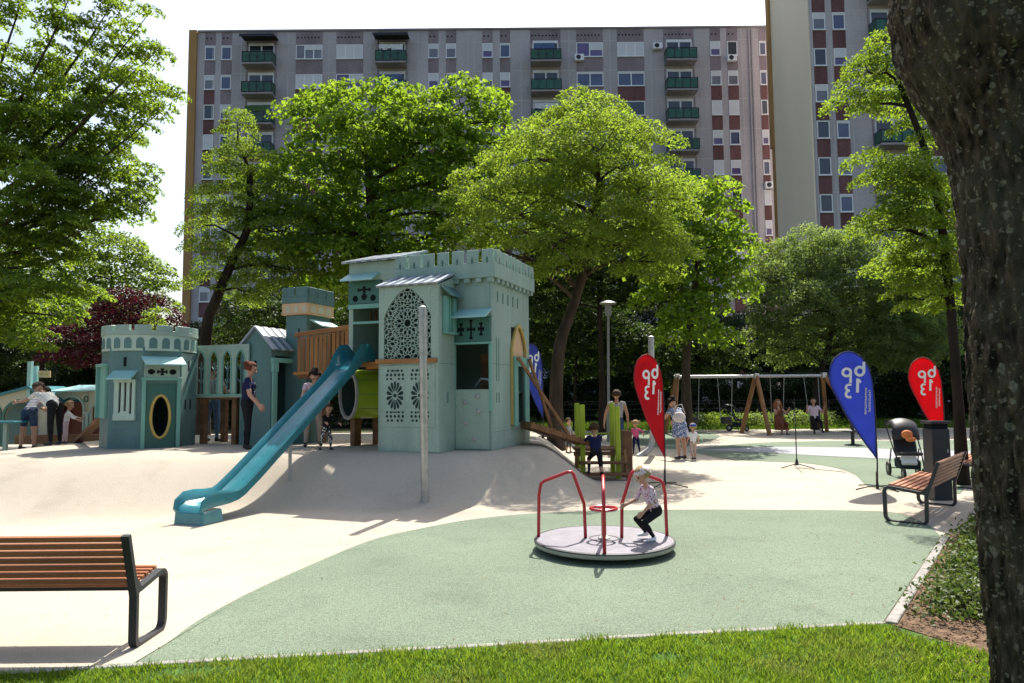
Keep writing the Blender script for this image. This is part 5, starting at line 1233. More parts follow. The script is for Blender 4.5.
# ------------------------------------------------------------------ litter bin column
bx_,by_=6.78,11.3
bn=thing('litter_bin','dark grey square litter bin column behind the slatted bench','litter bin',(bx_,by_,0))
m=MB(); m.box(bx_-.145,bx_+.145,by_-.13,by_+.13,0,1.12); m.build('body',M['iron'],bn,bevel=.01)
m=MB(); m.box(bx_-.125,bx_+.125,by_-.11,by_+.11,1.121,1.20); m.build('opening',M['hole'],bn)
m=MB(); m.box(bx_-.165,bx_+.165,by_-.15,by_+.15,1.201,1.245); m.build('lid',M['iron'],bn,bevel=.01)
m=MB(); m.box(bx_-.115,bx_+.115,by_-.134,by_-.1305,.25,1.0); bd=m.build('door',M['iron'],bn,bevel=.003)
m=MB(); m.box(bx_+.08,bx_+.10,by_-.145,by_-.1345,.75,.80); m.build('lock',M['steel'],bd)

# ------------------------------------------------------------------ feather flags
OUT=[(238,515),(232,400),(227,300),(222,230),(213,160),(198,105),(180,75),(160,52),(135,37),(110,30),(80,38),(52,60),(34,95),(26,145),(36,185),(52,220),(75,262),(100,308),(125,348),(150,385),(175,422),(200,460),(222,490)]
def flag(label,pos,H,turn,clothm,hemm,group):
    """pos: foot of the pole; H: pole height"""
    t=thing('feather_flag',label,'flag',pos,turn,group); S=H*.785/485.0
    def U(p):
        z=H-(p[1]-28)*S; return ((p[0]-240)*S*1.10+.056*z, z)
    def bulge(x,z): return .03*math.sin((z)*2.2+.6)*min(1,abs(x)/.3) + .006*math.sin(x*10+z*4)*min(1,abs(x)/.3)
    o=[U(p) for p in OUT]; c=(sum(p[0] for p in o)/len(o), sum(p[1] for p in o)/len(o))
    def fill(mb,ol,th,dy):
        # rings towards the centre so that the cloth can billow
        n=len(ol); rings=[]
        for f in (1,.82,.64,.46,.28,.1): rings.append([(c[0]+(p[0]-c[0])*f,c[1]+(p[1]-c[1])*f) for p in ol])
        for sgn in (-1,1):
            k0=[]
            vs=[(x,bulge(x,z)+dy+sgn*th,z) for r in rings for x,z in r]; fs=[(i*n+j,i*n+(j+1)%n,(i+1)*n+(j+1)%n,(i+1)*n+j) for i in range(len(rings)-1) for j in range(n)]+[tuple((len(rings)-1)*n+j for j in range(n))]
            mb.add(vs,fs)
        b=len(mb.v)-2*n*len(rings); m2=n*len(rings); mb.f += [(b+j,b+(j+1)%n,b+m2+(j+1)%n,b+m2+j) for j in range(n)]; mb.m += [mb.mi]*n
    m=MB(); fill(m,o,.002,0); ban=m.build('banner',clothm,t,local=True,smooth='all')
    m=MB()
    pts=[(x,bulge(x,z),z) for x,z in o]; m.tube(pts+[pts[0]],.011,6); m.build('hem',hemm,ban,local=True,smooth='all')
    # lettering shows through the cloth, so it reads mirrored from this side
    L=MB(); th=.009
    def quad(poly): L.prism(poly,lambda a,b,d:(U((a,b))[0],bulge(*U((a,b)))+d,U((a,b))[1]),-th,th)
    def ring(cx,cy,r0,r1,a0=0,a1=360,n=22,sy=1):
        for k in range(n):
            q0=R(a0+(a1-a0)*k/n); q1=R(a0+(a1-a0)*(k+1)/n); quad([(cx+r*math.cos(q),cy+r*sy*math.sin(q)) for r,q in ((r0,q0),(r1,q0),(r1,q1),(r0,q1))])
    def bar(x0,y0,x1,y1): quad([(x0,y0),(x1,y0),(x1,y1),(x0,y1)])
    ring(101,125,11,22); bar(112,122,122,173)                 # mirrored p
    ring(157,120,13,25); bar(170,78,182,124)                    # mirrored b
    bar(141,153,153,216); quad([(153.2,153),(164,166),(159,175),(153.2,168)])     # mirrored 1
    ring(112,193,8,18,85,310,16); ring(114,222,9,20,55,275,16)                # mirrored 3
    L.build('lettering',M['white'],ban,local=True)
    for x,y0,y1,n in ((198,205,305,11),(181,195,315,17)):
        L=MB()       # two fine upright lines of small lettering
        for k in range(n):
            ya=y0+(y1-y0)*k/n; yb=ya+(y1-y0)/n*.72; w=7.5 if k%3 else 8.5; tk=1.5; v=random.randint(0,4)
            def rect(xa,y_a,xb,y_b): quad([(xa,y_a),(xb,y_a),(xb,y_b),(xa,y_b)])
            rect(x,ya,x+w,ya+tk)                                        # stem
            if v in (0,1,3): rect(x,ya+tk,x+tk,yb)
            if v in (0,2,4): rect(x+w/2-tk/2,ya+tk,x+w/2+tk/2,yb)
            if v in (1,2,3): rect(x+w-tk,ya+tk,x+w,yb)
            if v in (3,4): rect(x+tk if v==3 else x,yb-tk,x+w-tk if v==3 else x+w,yb+.0)
        L.build('small_lettering',M['white'],ban,local=True)
    # pole along the straight edge and round the head
    m=MB(); pp=[(0,0,.02)]+[(x+.0,bulge(x,z),z) for x,z in o[:15]]; pp[1]=(.02,0,o[0][1]); m.tube(pp,[.016]+[.013]*4+[.008]*(len(pp)-5),8); m.build('pole',M['black'],t,local=True,smooth='all')
    m=MB(); m.lathe([(.02,.0),(.03,.05),(.022,.09),(.015,.30)],(0,0,0),10); m.build('socket',M['black'],t,local=True,smooth=True)
    for a in (12,100,192,282):
        q=R(a); m=MB(); m.tube([(0,0,.055),(.2*math.cos(q),.2*math.sin(q),.05),(.46*math.cos(q),.46*math.sin(q),.012)],.011,6); m.build('foot',M['black'],t,local=True,smooth='all')
    return t
gp='teardrop flags round the playground'
p=G(877.5,489); flag('blue teardrop flag standing left of the slatted bench',(p.x,p.y,0),P(850,351,p.y).z,R(4),M['flagblue'],M['flagrim'],gp)
p=G(665,486); flag('red teardrop flag beside the merry-go-round and the bent grey pole',(p.x,p.y,0),P(650,354.5,p.y).z,R(38),M['flagred'],M['redrim'],gp)
p=P(946,470,15.7); flag('red teardrop flag rising behind the dark litter bin',(p.x,15.7,0),2.47,R(8),M['flagred'],M['redrim'],gp)
p=P(543,440,17.2); flag('blue teardrop flag half hidden behind the castle drawbridge rails',(p.x,17.2,mz(p.x,17.2)),2.5-mz(p.x,17.2)*.3,R(46),M['flagblue'],M['flagrim'],gp)

# ------------------------------------------------------------------ microphone stand, stool, street lamp
p=G(797,468); ms=thing('microphone_stand','thin black tripod microphone stand on the beige and green surface','stand',(p.x,p.y,0))
m=MB(); m.tube([(p.x,p.y,.08),(p.x,p.y,1.02)],.013,8); m.tube([(p.x,p.y,1.0),(p.x,p.y,1.58)],.008,8); m.build('shaft',M['black'],ms,smooth=True)
m=MB(); m.lathe([(.035,.06),(.04,.1),(.028,.16),(.02,.20)],(p.x,p.y,0),10); m.build('clutch',M['black'],ms,smooth=True)
for a in (195,315,75):
    q=R(a); m=MB(); m.tube([(p.x,p.y,.10),(p.x+.40*math.cos(q),p.y+.40*math.sin(q),.015)],.011,6); m.build('leg',M['black'],ms,smooth=True)
for z,dx in ((1.45,-.03),(1.3,.04),(1.17,-.02),(1.06,.03)):
    m=MB(); m.tube([(p.x,p.y,z),(p.x+dx*2,p.y-.03,z+.04)],.012,6); m.build('clip',M['black'],ms)
m=MB(); m.tube([(p.x+.02,p.y-.03,.012),(p.x+.2,p.y-.35,.012),(p.x+.5,p.y-.7,.012),(p.x+.62,p.y-1.0,.012)],.006,5); tag(m.build('cable',M['black'],loc=(p.x,p.y,0),smooth='all'),'thin black cable lying on the ground in front of the microphone stand','cable')
p=G(853,445); so_=thing('spinner_post','black spinner post with a round foot plate behind the tall blue flag','spinner',(p.x,p.y,0))
m=MB(); m.lathe([(.26,-.01),(.26,.02),(.08,.035)],p,20); m.build('base_plate',M['black'],so_)
m=MB(); m.tube([(p.x,p.y,.03),(p.x,p.y,1.15)],.055,10); m.build('post',M['black'],so_,smooth=True)
m=MB(); m.lathe([(.20,.40),(.30,.43),(.30,.46),(.06,.50)],p,20); m.build('foot_disc',M['black'],so_,smooth=True)
m=MB(); m.tube([(p.x-.28,p.y,1.1),(p.x,p.y,1.15),(p.x+.28,p.y,1.1)],.03,8); m.build('handlebar',M['black'],so_,smooth=True)
lpY=25.0; p=P(609,440,lpY); tp_=P(608,301,lpY); lamp=thing('street_lamp','grey park lamp post with a flat mushroom shade behind the man','street lamp',(p.x,lpY,0))
m=MB(); m.tube([(p.x,lpY,-.05),(p.x,lpY,.9),(p.x,lpY,.95),(tp_.x,lpY,tp_.z-.5)],[.075,.075,.052,.045],12); m.build('post',M['lampgrey'],lamp,smooth=True)
m=MB(); m.lathe([(.05,-.55),(.115,-.52),(.12,-.12),(.06,-.08)],(tp_.x,lpY,tp_.z),16); m.build('lamp_body',M['lampgrey'],lamp,smooth=True)
m=MB(); m.lathe([(.06,-.14),(.30,-.11),(.31,-.085),(.22,-.03),(.08,.015),(.02,.02)],(tp_.x,lpY,tp_.z),24); m.build('lamp_shade',M['lampgrey'],lamp,smooth=True)

# ------------------------------------------------------------------ swing frame
SY=28.5; A=P(677,377,SY); B=P(756,376.3,SY); Cc=P(823.5,375.5,SY)
sw=thing('swing_set','wide double swing frame with a steel beam and splayed timber legs','swing frame',(B.x,SY,0))
m=MB(); m.tube([A-Vector((.12,0,0)),Cc+Vector((.12,0,0))],.065,12); m.build('beam',M['steel'],sw,smooth=True)
for T,f1,f2 in ((A,(A.x-.40,27.6),(A.x-.35,29.5)),(B,(B.x-.42,29.3),(B.x+.12,27.5)),(Cc,(Cc.x+.45,29.4),(Cc.x+1.45,28.2))):
    for f in (f1,f2):
        m=MB(); m.bar((T.x,SY+(.06 if f[1]>SY else -.06),T.z+.02),(f[0],f[1],-.05),.145,.145); m.build('leg',M['log'],sw,bevel=.02)
    m=MB(); m.box(T.x-.10,T.x+.10,SY-.14,SY+.14,T.z-.10,T.z+.12); m.build('bracket',M['steel'],sw,bevel=.02)
M['chain']=mat('chain_steel',(.30,.30,.31),.4,.2,30,metal=.6)
def swing(label,pxa,pxb,zs,kind,lean=0):
    a=P(pxa,377,SY).x; b=P(pxb,377,SY).x; t=thing('swing',label,'swing',((a+b)/2,SY,A.z-.06),0,'swings hanging from the beam')
    dy=-math.sin(lean)*(A.z-.06-zs)
    for x,xe in ((a,(a+b)/2-.22),(b,(a+b)/2+.22)):
        m=MB(); m.tube([(x,SY,A.z-.05),(xe,SY+dy,zs)],.013,5); m.build('chain',M['chain'],t)
    m=MB(); c=(a+b)/2
    if kind=='flat': m.box(c-.24,c+.24,SY+dy-.09,SY+dy+.09,zs-.03,zs); 
    else:
        m.lathe([(.20,-.02),(.23,.10),(.22,.26),(.20,.26),(.21,.10),(.17,.0)],(c,SY+dy,zs-.05),16)
    m.build('seat',M['black'],t,bevel=.008 if kind=='flat' else 0)
swing('empty toddler swing nearest the left timber legs',684,699,.5,'tub'); swing('empty toddler swing nearest the middle timber legs',717.5,732,.5,'tub')
swing('flat swing seat under the long haired woman',770,784,.47,'flat',R(-4)); swing('flat swing seat under the person in a pale top',803.6,818,.50,'flat',R(8))

# ------------------------------------------------------------------ pushchairs
def stroller(label,pos,rz,s=1.0,accent=None):
    t=thing('pushchair',label,'pushchair',pos,rz,'pushchairs'); k=s
    for (x,y,r) in ((-.25,.28,.13),(.25,.28,.13),(-.17,-.38,.10),(.17,-.38,.10)):
        ax=Matrix.Rotation(R(90),3,'Y'); m=MB(); m.lathe([(r*.6*k,-.02),(r*k,-.022),(r*k,.022),(r*.6*k,.02)],(x*k,y*k,r*k),18,ax); w=m.build('wheel',M['black'],t,local=True,smooth=True)
        m=MB(); m.lathe([(.02,-.026),(r*.58*k,-.018),(r*.58*k,.018),(.02,.026)],(x*k,y*k,r*k),12,ax); m.build('hub',M['greypaint'],w,local=True)
    m=MB()
    for x in (-.24,.24):
        m.tube([(x*.75*k,-.38*k,.12*k),(x*.95*k,-.05*k,.48*k),(x*k,.30*k,.86*k),(x*k,.42*k,1.02*k)],.014,6); m.tube([(x*k,.28*k,.14*k),(x*.98*k,.10*k,.52*k)],.014,6)
    m.tube([(-.24*k,.42*k,1.02*k),(.24*k,.42*k,1.02*k)],.018,6); m.tube([(-.24*k,.28*k,.14*k),(.24*k,.28*k,.14*k)],.012,6); m.build('frame',M['black'],t,local=True,smooth=True)
    m=MB(); m.prism([(-.30,.42),(.06,.38),(.24,.84),(.19,.86),(.02,.46),(-.30,.48)],lambda a,b,d:(d*k,a*k,b*k),-.19,.19); m.build('seat',M['black'],t,local=True,bevel=.015)
    m=MB(); n=9; rows=[]
    for i in range(n):
        a=R(10+i*15); rows.append([(x*k,(.20-.40*math.cos(a)*(1-.12*(x/.22)**2)+.10)*k,(.62+.46*math.sin(a)*(1-.15*(x/.22)**2))*k) for x in np.linspace(-.22,.22,7)])
    vs=[v for r in rows for v in r]; fs=[(i*7+j,i*7+j+1,(i+1)*7+j+1,(i+1)*7+j) for i in range(n-1) for j in range(6)]; m.add(vs,fs)
    h=m.build('hood',M['black'],t,local=True,smooth='all'); so2=h.modifiers.new('solid','SOLIDIFY'); so2.thickness=.015
    m=MB(); m.prism([(-.20,.16),(.16,.16),(.18,.36),(-.20,.32)],lambda a,b,d:(d*k,a*k,b*k),-.18,.18); m.build('basket',mat('dark_teal_bag',(.01,.022,.026),.8,.4,14),t,local=True,bevel=.03)
    if accent:
        m=MB(); m.ball((.0*k,-.06*k,.78*k),(.10*k,.06*k,.09*k),12,8); m.ball((.05*k,-.10*k,.70*k),(.09*k,.05*k,.05*k),10,6); m.build('blanket',accent,t,local=True,smooth=True)
        m=MB(); m.prism([(-.27,.28),(-.23,.24),(-.1,.34),(-.2,.40)],lambda a,b,d:(d*k,a*k,b*k),-.15,.1); m.build('cloth',M['white'],t,local=True)
    return t
p=G(908,477); stroller('black pushchair with an orange blanket under its hood left of the litter bin',(p.x,p.y,0),R(-14),1.08,mat('orange_blanket',(.65,.20,.06),.8,.2,20))
p=G(726,429,0); stroller('black pushchair parked behind the swing frame',(p.x,31.0,0),R(70),1.1)

# ------------------------------------------------------------------ wire fence and a bike in the shade behind
fn=thing('wire_fence','dark wire fence with thin posts along the hedge','fence',(5,40,0)); zt_=1.2
for x in np.arange(-6,20.1,2.0):
    m=MB(); m.tube([(x,40,-.05),(x,40,zt_+.05)],.025,6); m.build('post',M['iron'],fn)
m=MB()
for z in (.15,.45,.75,1.05,1.2): m.tube([(-6,40,z),(20,40,z)],.008,4)
for x in np.arange(-5.8,20,.25): m.tube([(x,40.01,.1),(x,40.01,1.2)],.005,3)
m.build('wire_mesh',M['iron'],fn)

# ------------------------------------------------------------------ playhouse at the left
py_=17.4
ph=thing('playhouse','cream play cottage with teal roofs and brick red arched openings','playhouse',(P(50,440,py_).x,py_,mz(P(50,440,py_).x,py_)))
def hx(px): return P(px,420,py_).x
def hz(py,px=50): return P(px,py,py_).z
fr_=lambda a,b,d:(hx(a),py_+d,hz(b,a))
def wallarch(mb,x0,x1,ytop,ybot,holes,d0=0,d1=.06):
    """front wall with arched holes (px units): piers and spandrels"""
    xs_=[x0]
    for (a,b,tp) in holes: xs_ += [a,b]
    xs_.append(x1)
    for i in range(0,len(xs_),2): mb.prism([(xs_[i],ybot),(xs_[i+1],ybot),(xs_[i+1],ytop),(xs_[i],ytop)],fr_,d0,d1)
    for (a,b,tp) in holes:
        c=(a+b)/2; r=(b-a)/2; n=12; ar=[(c+r*math.cos(math.pi*k/n), tp+r-r*math.sin(math.pi*k/n)) for k in range(n+1)]
        for k in range(n): mb.prism([ar[k],ar[k+1],(ar[k+1][0],ytop),(ar[k][0],ytop)],fr_,d0,d1)
m=MB(); wallarch(m,54,87,391,446,[(59,83,397)]); wallarch(m,87.5,102,391,446,[(91,101,405)]); wallarch(m,-16,54,400,446,[(-12,7,404),(12,42,402)],-.25,-.19)
m.prism([(-16,400),(54,400),(37,389)],fr_,-.25,-.19); m.prism([(-16,391),(104,391),(104,400),(-16,400)],fr_,1.1,1.16)
m.build('front_wall',M['cream'],ph)
m=MB(); m.prism([(14,391),(102,391),(102,446),(14,446)],fr_,.9,.95); m.build('back_wall',M['redin'],ph)
m=MB(); m.prism([(-70,400),(40,400),(40,446),(-70,446)],fr_,.5,.55); m.build('back_panel',M['deep'],ph)
m=MB(); a=fr_(46,392,0)
for (xa,xb,ya,yb) in ((54,106,388.5,384.5),):
    m.add([fr_(xa,392.5,-.22),fr_(xb,391,-.22),fr_(xb,385.5,1.2),fr_(xa-6,386,1.2),fr_(xa,391,-.22),fr_(xb,389.5,-.22),fr_(xb,384,1.2),fr_(xa-6,384.5,1.2)],[(3,2,1,0),(4,5,6,7),(0,1,5,4),(1,2,6,5),(2,3,7,6),(3,0,4,7)])
m.build('roof',M['aqua'],ph)
m=MB()
for (xa,ya,xb,yb) in ((37,386,64,400),(37,386,-20,401)):
    q=[fr_(xa,ya,-.4),fr_(xb,yb,-.4),fr_(xb,yb,1.0),fr_(xa,ya,1.0)]; lo=[Vector(v)-Vector((0,0,.06)) for v in q]
    m.add(lo+[Vector(v) for v in q],[(3,2,1,0),(4,5,6,7),(0,1,5,4),(1,2,6,5),(2,3,7,6),(3,0,4,7)])
m.build('gable_roof',M['slide'],ph)
m=MB(); archring(m,lambda a,b,d:(hx(a),py_-.25+d,hz(-b,a)),27,-446,-402,30,2.6,-.03,-.001); archring(m,lambda a,b,d:(hx(a),py_-.25+d,hz(-b,a)),-2.5,-446,-404,19,2,-.03,-.001); m.build('arch_trim',M['dkgreen'],ph)
m=MB(); archring(m,lambda a,b,d:(hx(a),py_+d,hz(-b,a)),71,-446,-397,24,1.6,-.03,-.001); archring(m,lambda a,b,d:(hx(a),py_+d,hz(-b,a)),96,-446,-405,10,1.3,-.03,-.001); m.build('arch_trim',M['pale'],ph)
m=MB()
for x,y in ((85.5,399),(97,398)):
    c=Vector(fr_(x,y,-.02)); m.tube([c+Vector((.05*math.cos(q),0,.07*math.sin(q))) for q in np.linspace(0,2*math.pi,17)[:-1]],.014,6,closed=True)
m.build('round_trim',M['dkgreen'],ph)
m=MB(); m.prism([(85,412),(90,412),(90,414),(85,414)],fr_,-.06,-.001); m.prism([(86,414),(89,414),(89,446),(86,446)],fr_,-.05,-.002); m.build('pilaster',M['pale'],ph)
for px,ty in ((36,362),(17.5,365)):
    m=MB(); m.bar(fr_(px,ty,-.28 if px>20 else .6),fr_(px,400,-.28 if px>20 else .6),.09,.09); m.build('mast',M['aqua'],ph)
m=MB(); m.prism([(20,370),(32,370),(32,377),(20,377)],fr_,.6,.64); m.build('sign_board',M['peach'],ph)
m=MB()
for x in (23.5,28.5): m.prism(poly(x,373.5,1.8,10),fr_,.594,.5995)
m.build('board_rings',M['yellow'],ph)
# counter in front of the cottage
cy0=15.6; ct=thing('play_counter','teal topped low play counter in front of the cottage at the left edge','play counter',(P(5,440,cy0).x,cy0,mz(P(5,440,cy0).x,cy0)))
z0=P(5,421,cy0).z; xa,xb=P(-30,421,cy0).x,P(20.5,421,cy0).x
m=MB(); m.box(xa,xb,cy0-.2,cy0+.25,z0-.05,z0); m.build('counter_top',M['slide'],ct,bevel=.01)
for x in (P(6,430,cy0).x,xa+.1):
    m=MB(); m.box(x-.04,x+.04,cy0-.04,cy0+.04,mz(x,cy0)-.05,z0-.051); m.build('leg',M['pale'],ct,bevel=.006)
# low timber edging by the cottage
m=MB(); xa,xb=P(5,440,16.3).x,P(104,440,16.3).x; m.box(xa,xb,16.6,16.7,mz(-10,16.6)-.05,mz(-10,16.6)+.16); tag(m.build('timber_edging',M['plank'],loc=((xa+xb)/2,16.65,mz(-10,16.6)),bevel=.01),'low brown timber edging in front of the play cottage','edging')
# ------------------------------------------------------------------ people
SKIN=mat('skin',(.46,.26,.18),.5,.06,20,spec=.35); SKIN2=mat('tanned_skin',(.36,.19,.12),.5,.06,20,spec=.35)
EYE=mat('eye_dark',(.02,.015,.012),.3,.1,10); LIP=mat('lip',(.38,.12,.11),.5,.1,10)
def cloth(n,c,**k): return mat(n,c,.85,k.pop('var',.12),k.pop('scale',14),spec=.2,**k)
def pattern(name,base,spot,scale,thr=.25,kind='spots'):
    m=bpy.data.materials.new(name); m.use_nodes=True; nt=m.node_tree; N=nt.nodes; L=nt.links; b=N['Principled BSDF']; b.inputs['Roughness'].default_value=.85
    tc=N.new('ShaderNodeTexCoord')
    r=N.new('ShaderNodeValToRGB'); r.color_ramp.interpolation='CONSTANT'; r.color_ramp.elements[0].color=spot+(1,); r.color_ramp.elements[1].color=base+(1,); r.color_ramp.elements[1].position=thr
    if kind=='spots':
        v=N.new('ShaderNodeTexVoronoi'); v.inputs['Scale'].default_value=scale; L.new(tc.outputs['Object'],v.inputs['Vector']); L.new(v.outputs['Distance'],r.inputs[0])
    else:
        v=N.new('ShaderNodeTexWave'); v.bands_direction='Z'; v.inputs['Scale'].default_value=scale; v.inputs['Distortion'].default_value=.4; L.new(tc.outputs['Object'],v.inputs['Vector']); L.new(v.outputs[0],r.inputs[0])
    L.new(r.outputs[0],b.inputs['Base Color']); return m
def rotx(p,a): c,s=math.cos(a),math.sin(a); return Vector((p.x,p.y*c-p.z*s,p.y*s+p.z*c))
DEPS=[]
def person(label,loc,rz,H,shirt,pants,skin=SKIN,shoe=None,sleeve=.55,leg=2.0,lean=0,head=(0,0),armL=(8,10,12),armR=(8,10,12),legL=(4,4,4),legR=(-4,4,4),child=0.0,hair=None,hairstyle='short',seatz=None,belly=0.0,fem=0.0,group=None,twist=0.0,socks=None):
    """faces -y before rz. arm=(pitch forward, spread, elbow bend); leg=(pitch forward, spread, knee bend); degrees; H standing height"""
    hs=1+.42*child; lg=1-.10*child
    S=H; r_=lambda v:v*S
    pel=Vector((0,0,.50*lg)); hipw=.052
    tl=lean; U=Vector((0,-math.sin(R(tl)),math.cos(R(tl))))
    trunk=.30*(1+.02*child); chest=pel+U*(trunk*.70); neck0=pel+U*trunk
    shw=(.112-.012*fem)*(1-.08*child); X=Vector((math.cos(R(twist)),math.sin(R(twist)),0))
    hd=R(lean*.6+head[0]); HU=Vector((0,-math.sin(hd),math.cos(hd)))
    hc=neck0+U*.028+HU*(.075*hs)
    # turned head direction
    ya=R(head[1]); F=Vector((math.sin(ya),-math.cos(ya)*math.cos(hd),-math.cos(ya)*math.sin(hd))).normalized(); HX=F.cross(HU).normalized()*-1
    HX=HU.cross(F).normalized()
    def limb(o,side,pitch,spread,l):
        p=R(pitch); a=R(spread); return o+Vector((side*math.sin(a),-math.sin(p)*math.cos(a),-math.cos(p)*math.cos(a)))*l
    seg=[]  # a,b,ra,rb,kind,param
    def add(a,b,ra,rb,kind): seg.append((a*S,b*S,ra*S,rb*S,kind))
    # torso
    for sd in (-1,1):
        add(pel+X*sd*.040+U*.0,pel+X*sd*.038+U*.10,.062+.006*fem,.054+belly*.4,'hip')
        add(pel+X*sd*.036+U*.09+Vector((0,-belly*.5,0)),chest+X*sd*.052,.056+belly,.060,'shirt')
        add(chest+X*sd*.05,neck0+X*sd*(shw-.035)-U*.022,.058,.034,'shirt')
        if fem>0 and child<.3: add(chest+X*sd*.040+Vector((0,-.038,0)),chest+X*sd*.042+Vector((0,-.042,-.012)),.036,.036,'shirt')
    add(pel+U*.02,chest,.060+belly*.6,.066,'shirt')
    add(neck0-U*.03,neck0+U*.035+(HU-U)*.02,.034,.029*(.9+.1*hs),'neck')
    # head
    add(hc+HU*.012*hs,hc+HU*.020*hs-F*.010*hs,.058*hs,.058*hs,'head'); add(hc-HU*.020*hs+F*.012*hs,hc-HU*.040*hs+F*.018*hs,.044*hs,.030*hs,'head')
    add(hc-HU*.002*hs+F*.055*hs,hc-HU*.016*hs+F*.064*hs,.006*hs,.010*hs,'head')
    for sd in (-1,1): add(hc+HX*sd*.056*hs-HU*.010*hs,hc+HX*sd*.058*hs+HU*.008*hs,.009*hs,.011*hs,'head')
    jl={}
    for sd,arm,nm in ((1,armL,'L'),(-1,armR,'R')):
        sh=neck0+X*sd*shw-U*.030; pit,spr,elb=arm
        al=.170*(1-.06*child); el=limb(sh,sd,pit-lean*0,spr,al); wr=limb(el,sd,pit+elb,spr*.4,.145*(1-.06*child))
        add(sh,el,.032,.025,'uarm'); add(el,wr,.0245,.0165,'farm')
        d=(wr-el).normalized(); nx=d.cross(Vector((0,0,1))); 
        if nx.length<.1: nx=d.cross(Vector((0,1,0)))
        nx.normalize(); sdv=X*sd if abs(d.dot(X))<.9 else nx; sdv=(sdv-d*sdv.dot(d)).normalized(); across=d.cross(sdv).normalized()
        # palm: thin through sdv, wide along across
        for q in (-.5,.5): add(wr+across*q*.016,wr+d*.045+across*q*.022,.0105,.0105,'hand')
        for k,ln in enumerate((.034,.040,.038,.029)):
            b0=wr+d*.048+across*(-.021+.014*k); m_=b0+d*ln*.55-sdv*.004; e_=m_+d*ln*.4-sdv*.014; add(b0,m_,.0062,.0056,'hand'); add(m_,e_,.0056,.0048,'hand')
        fw=-1 if across.y>0 else 1
        th0=wr+d*.015+across*fw*.018; add(th0,th0+d*.024+across*fw*.016-sdv*.004,.0078,.0066,'hand'); add(th0+d*.024+across*fw*.016-sdv*.004,th0+d*.040+across*fw*.018-sdv*.012,.0066,.0055,'hand')
        jl['w'+nm]=wr*S; jl['h'+nm]=(wr+d*.05)*S
    feet=[]
    for sd,lgp,nm in ((1,legL,'L'),(-1,legR,'R')):
        hp=pel+X*sd*hipw-Vector((0,0,.012)); pit,spr,kn=lgp
        k_=limb(hp,sd,pit,spr,.245*lg); a_=limb(k_,sd,pit-kn,spr*.3,.215*lg)
        add(hp,k_,.054+.004*fem,.036,'thigh'); add(k_,a_,.036,.0215,'calf'); md=k_.lerp(a_,.3); add(md+Vector((0,.006,0)),md.lerp(a_,.3)+Vector((0,.006,0)),.034,.030,'calf')
        fp=R((pit-kn)*.75 if kn<60 or seatz else 0); fd=Vector((sd*.12,-1,-.04)).normalized() if seatz is None else Vector((sd*.10,-math.cos(R(min(0,pit-kn))*.5),math.sin(R(min(0,pit-kn)*.55)))).normalized()
        hl=a_+Vector((0,.014,-.028)); add(a_,hl,.022,.020,'foot'); add(hl,hl+fd*.055,.021,.021,'foot'); add(hl+fd*.055,hl+fd*.105-Vector((0,0,.002)),.0205,.016,'foot')
        feet += [(hl.z-.021)*S,(hl+fd*.105).z*S-.016*S]; jl['k'+nm]=k_*S; jl['a'+nm]=a_*S
    dz=-min(feet) if seatz is None else seatz-(pel.z*S-.06*S)
    mb=MB()
    for a,b,ra,rb,k in seg: mb.capsule(a+Vector((0,0,dz)),b+Vector((0,0,dz)),ra,rb,10)
    shoe=shoe or M['black']; mats=[skin,shirt,pants,shoe,EYE,LIP,socks or skin]
    o=mb.build('person',mats,local=True); tag(o,label,'person',group)
    o.location=loc; o.rotation_euler=(0,0,rz)
    md=o.modifiers.new('r','REMESH'); md.mode='VOXEL'; md.voxel_size=max(.0052,.0062*H/1.6); md.use_smooth_shade=True
    ms=o.modifiers.new('s','SMOOTH'); ms.factor=.5; ms.iterations=2
    DEPS.append((o,mats,seg,dz,hc*S,HU.copy(),F.copy(),HX.copy(),hs*S,sleeve,leg))
    # hair as a shell over the skull
    hcw=hc*S+Vector((0,0,dz)); HS=hs*S
    if hair:
        hb=MB(); n,m_=22,14; vs=[]; keep=[]
        for i in range(m_+1):
            for k in range(n):
                a=math.pi*i/m_; q=2*math.pi*k/n; d=(HX*math.cos(q)*math.sin(a)+F*math.sin(q)*math.sin(a)+HU*math.cos(a))
                rr=.0665*HS*(1+.06*math.sin(7*q+3*a)*math.sin(a)+.04*math.sin(13*q+5*a)+random.uniform(-.02,.03))
                vs.append(hcw+HU*.016*HS-F*.008*HS+d*rr); fwd=math.sin(q)*math.sin(a); up=math.cos(a)
                low={'short':-.45,'bun':-.5,'long':-.9,'pony':-.45,'wisps':-.35}[hairstyle]
                keep.append(not((fwd>.22+.1*math.sin(5*q) and up<.55) or up<low))
        fs=[]
        for i in range(m_):
            for k in range(n):
                f=(i*n+k,i*n+(k+1)%n,(i+1)*n+(k+1)%n,(i+1)*n+k)
                if all(keep[j] for j in f): fs.append(f)
        hb.add(vs,fs)
        back=hcw-F*.062*HS
        if hairstyle=='bun': hb.ball(back+HU*.055*HS,(.032*HS,.03*HS,.03*HS),10,7); 
        if hairstyle=='pony': hb.tube([back+HU*.04*HS,back-F*.035*HS+HU*.01*HS,back-F*.03*HS-HU*.06*HS,back-F*.01*HS-HU*.12*HS],[.018*HS,.024*HS,.02*HS,.005*HS],8)
        if hairstyle=='wisps':
            for sd in (-1,1): hb.tube([hcw+HX*sd*.05*HS+HU*.05*HS-F*.02*HS,hcw+HX*sd*.085*HS+HU*.05*HS-F*.03*HS,hcw+HX*sd*.09*HS+HU*.01*HS-F*.03*HS],[.012*HS,.018*HS,.005*HS],7)
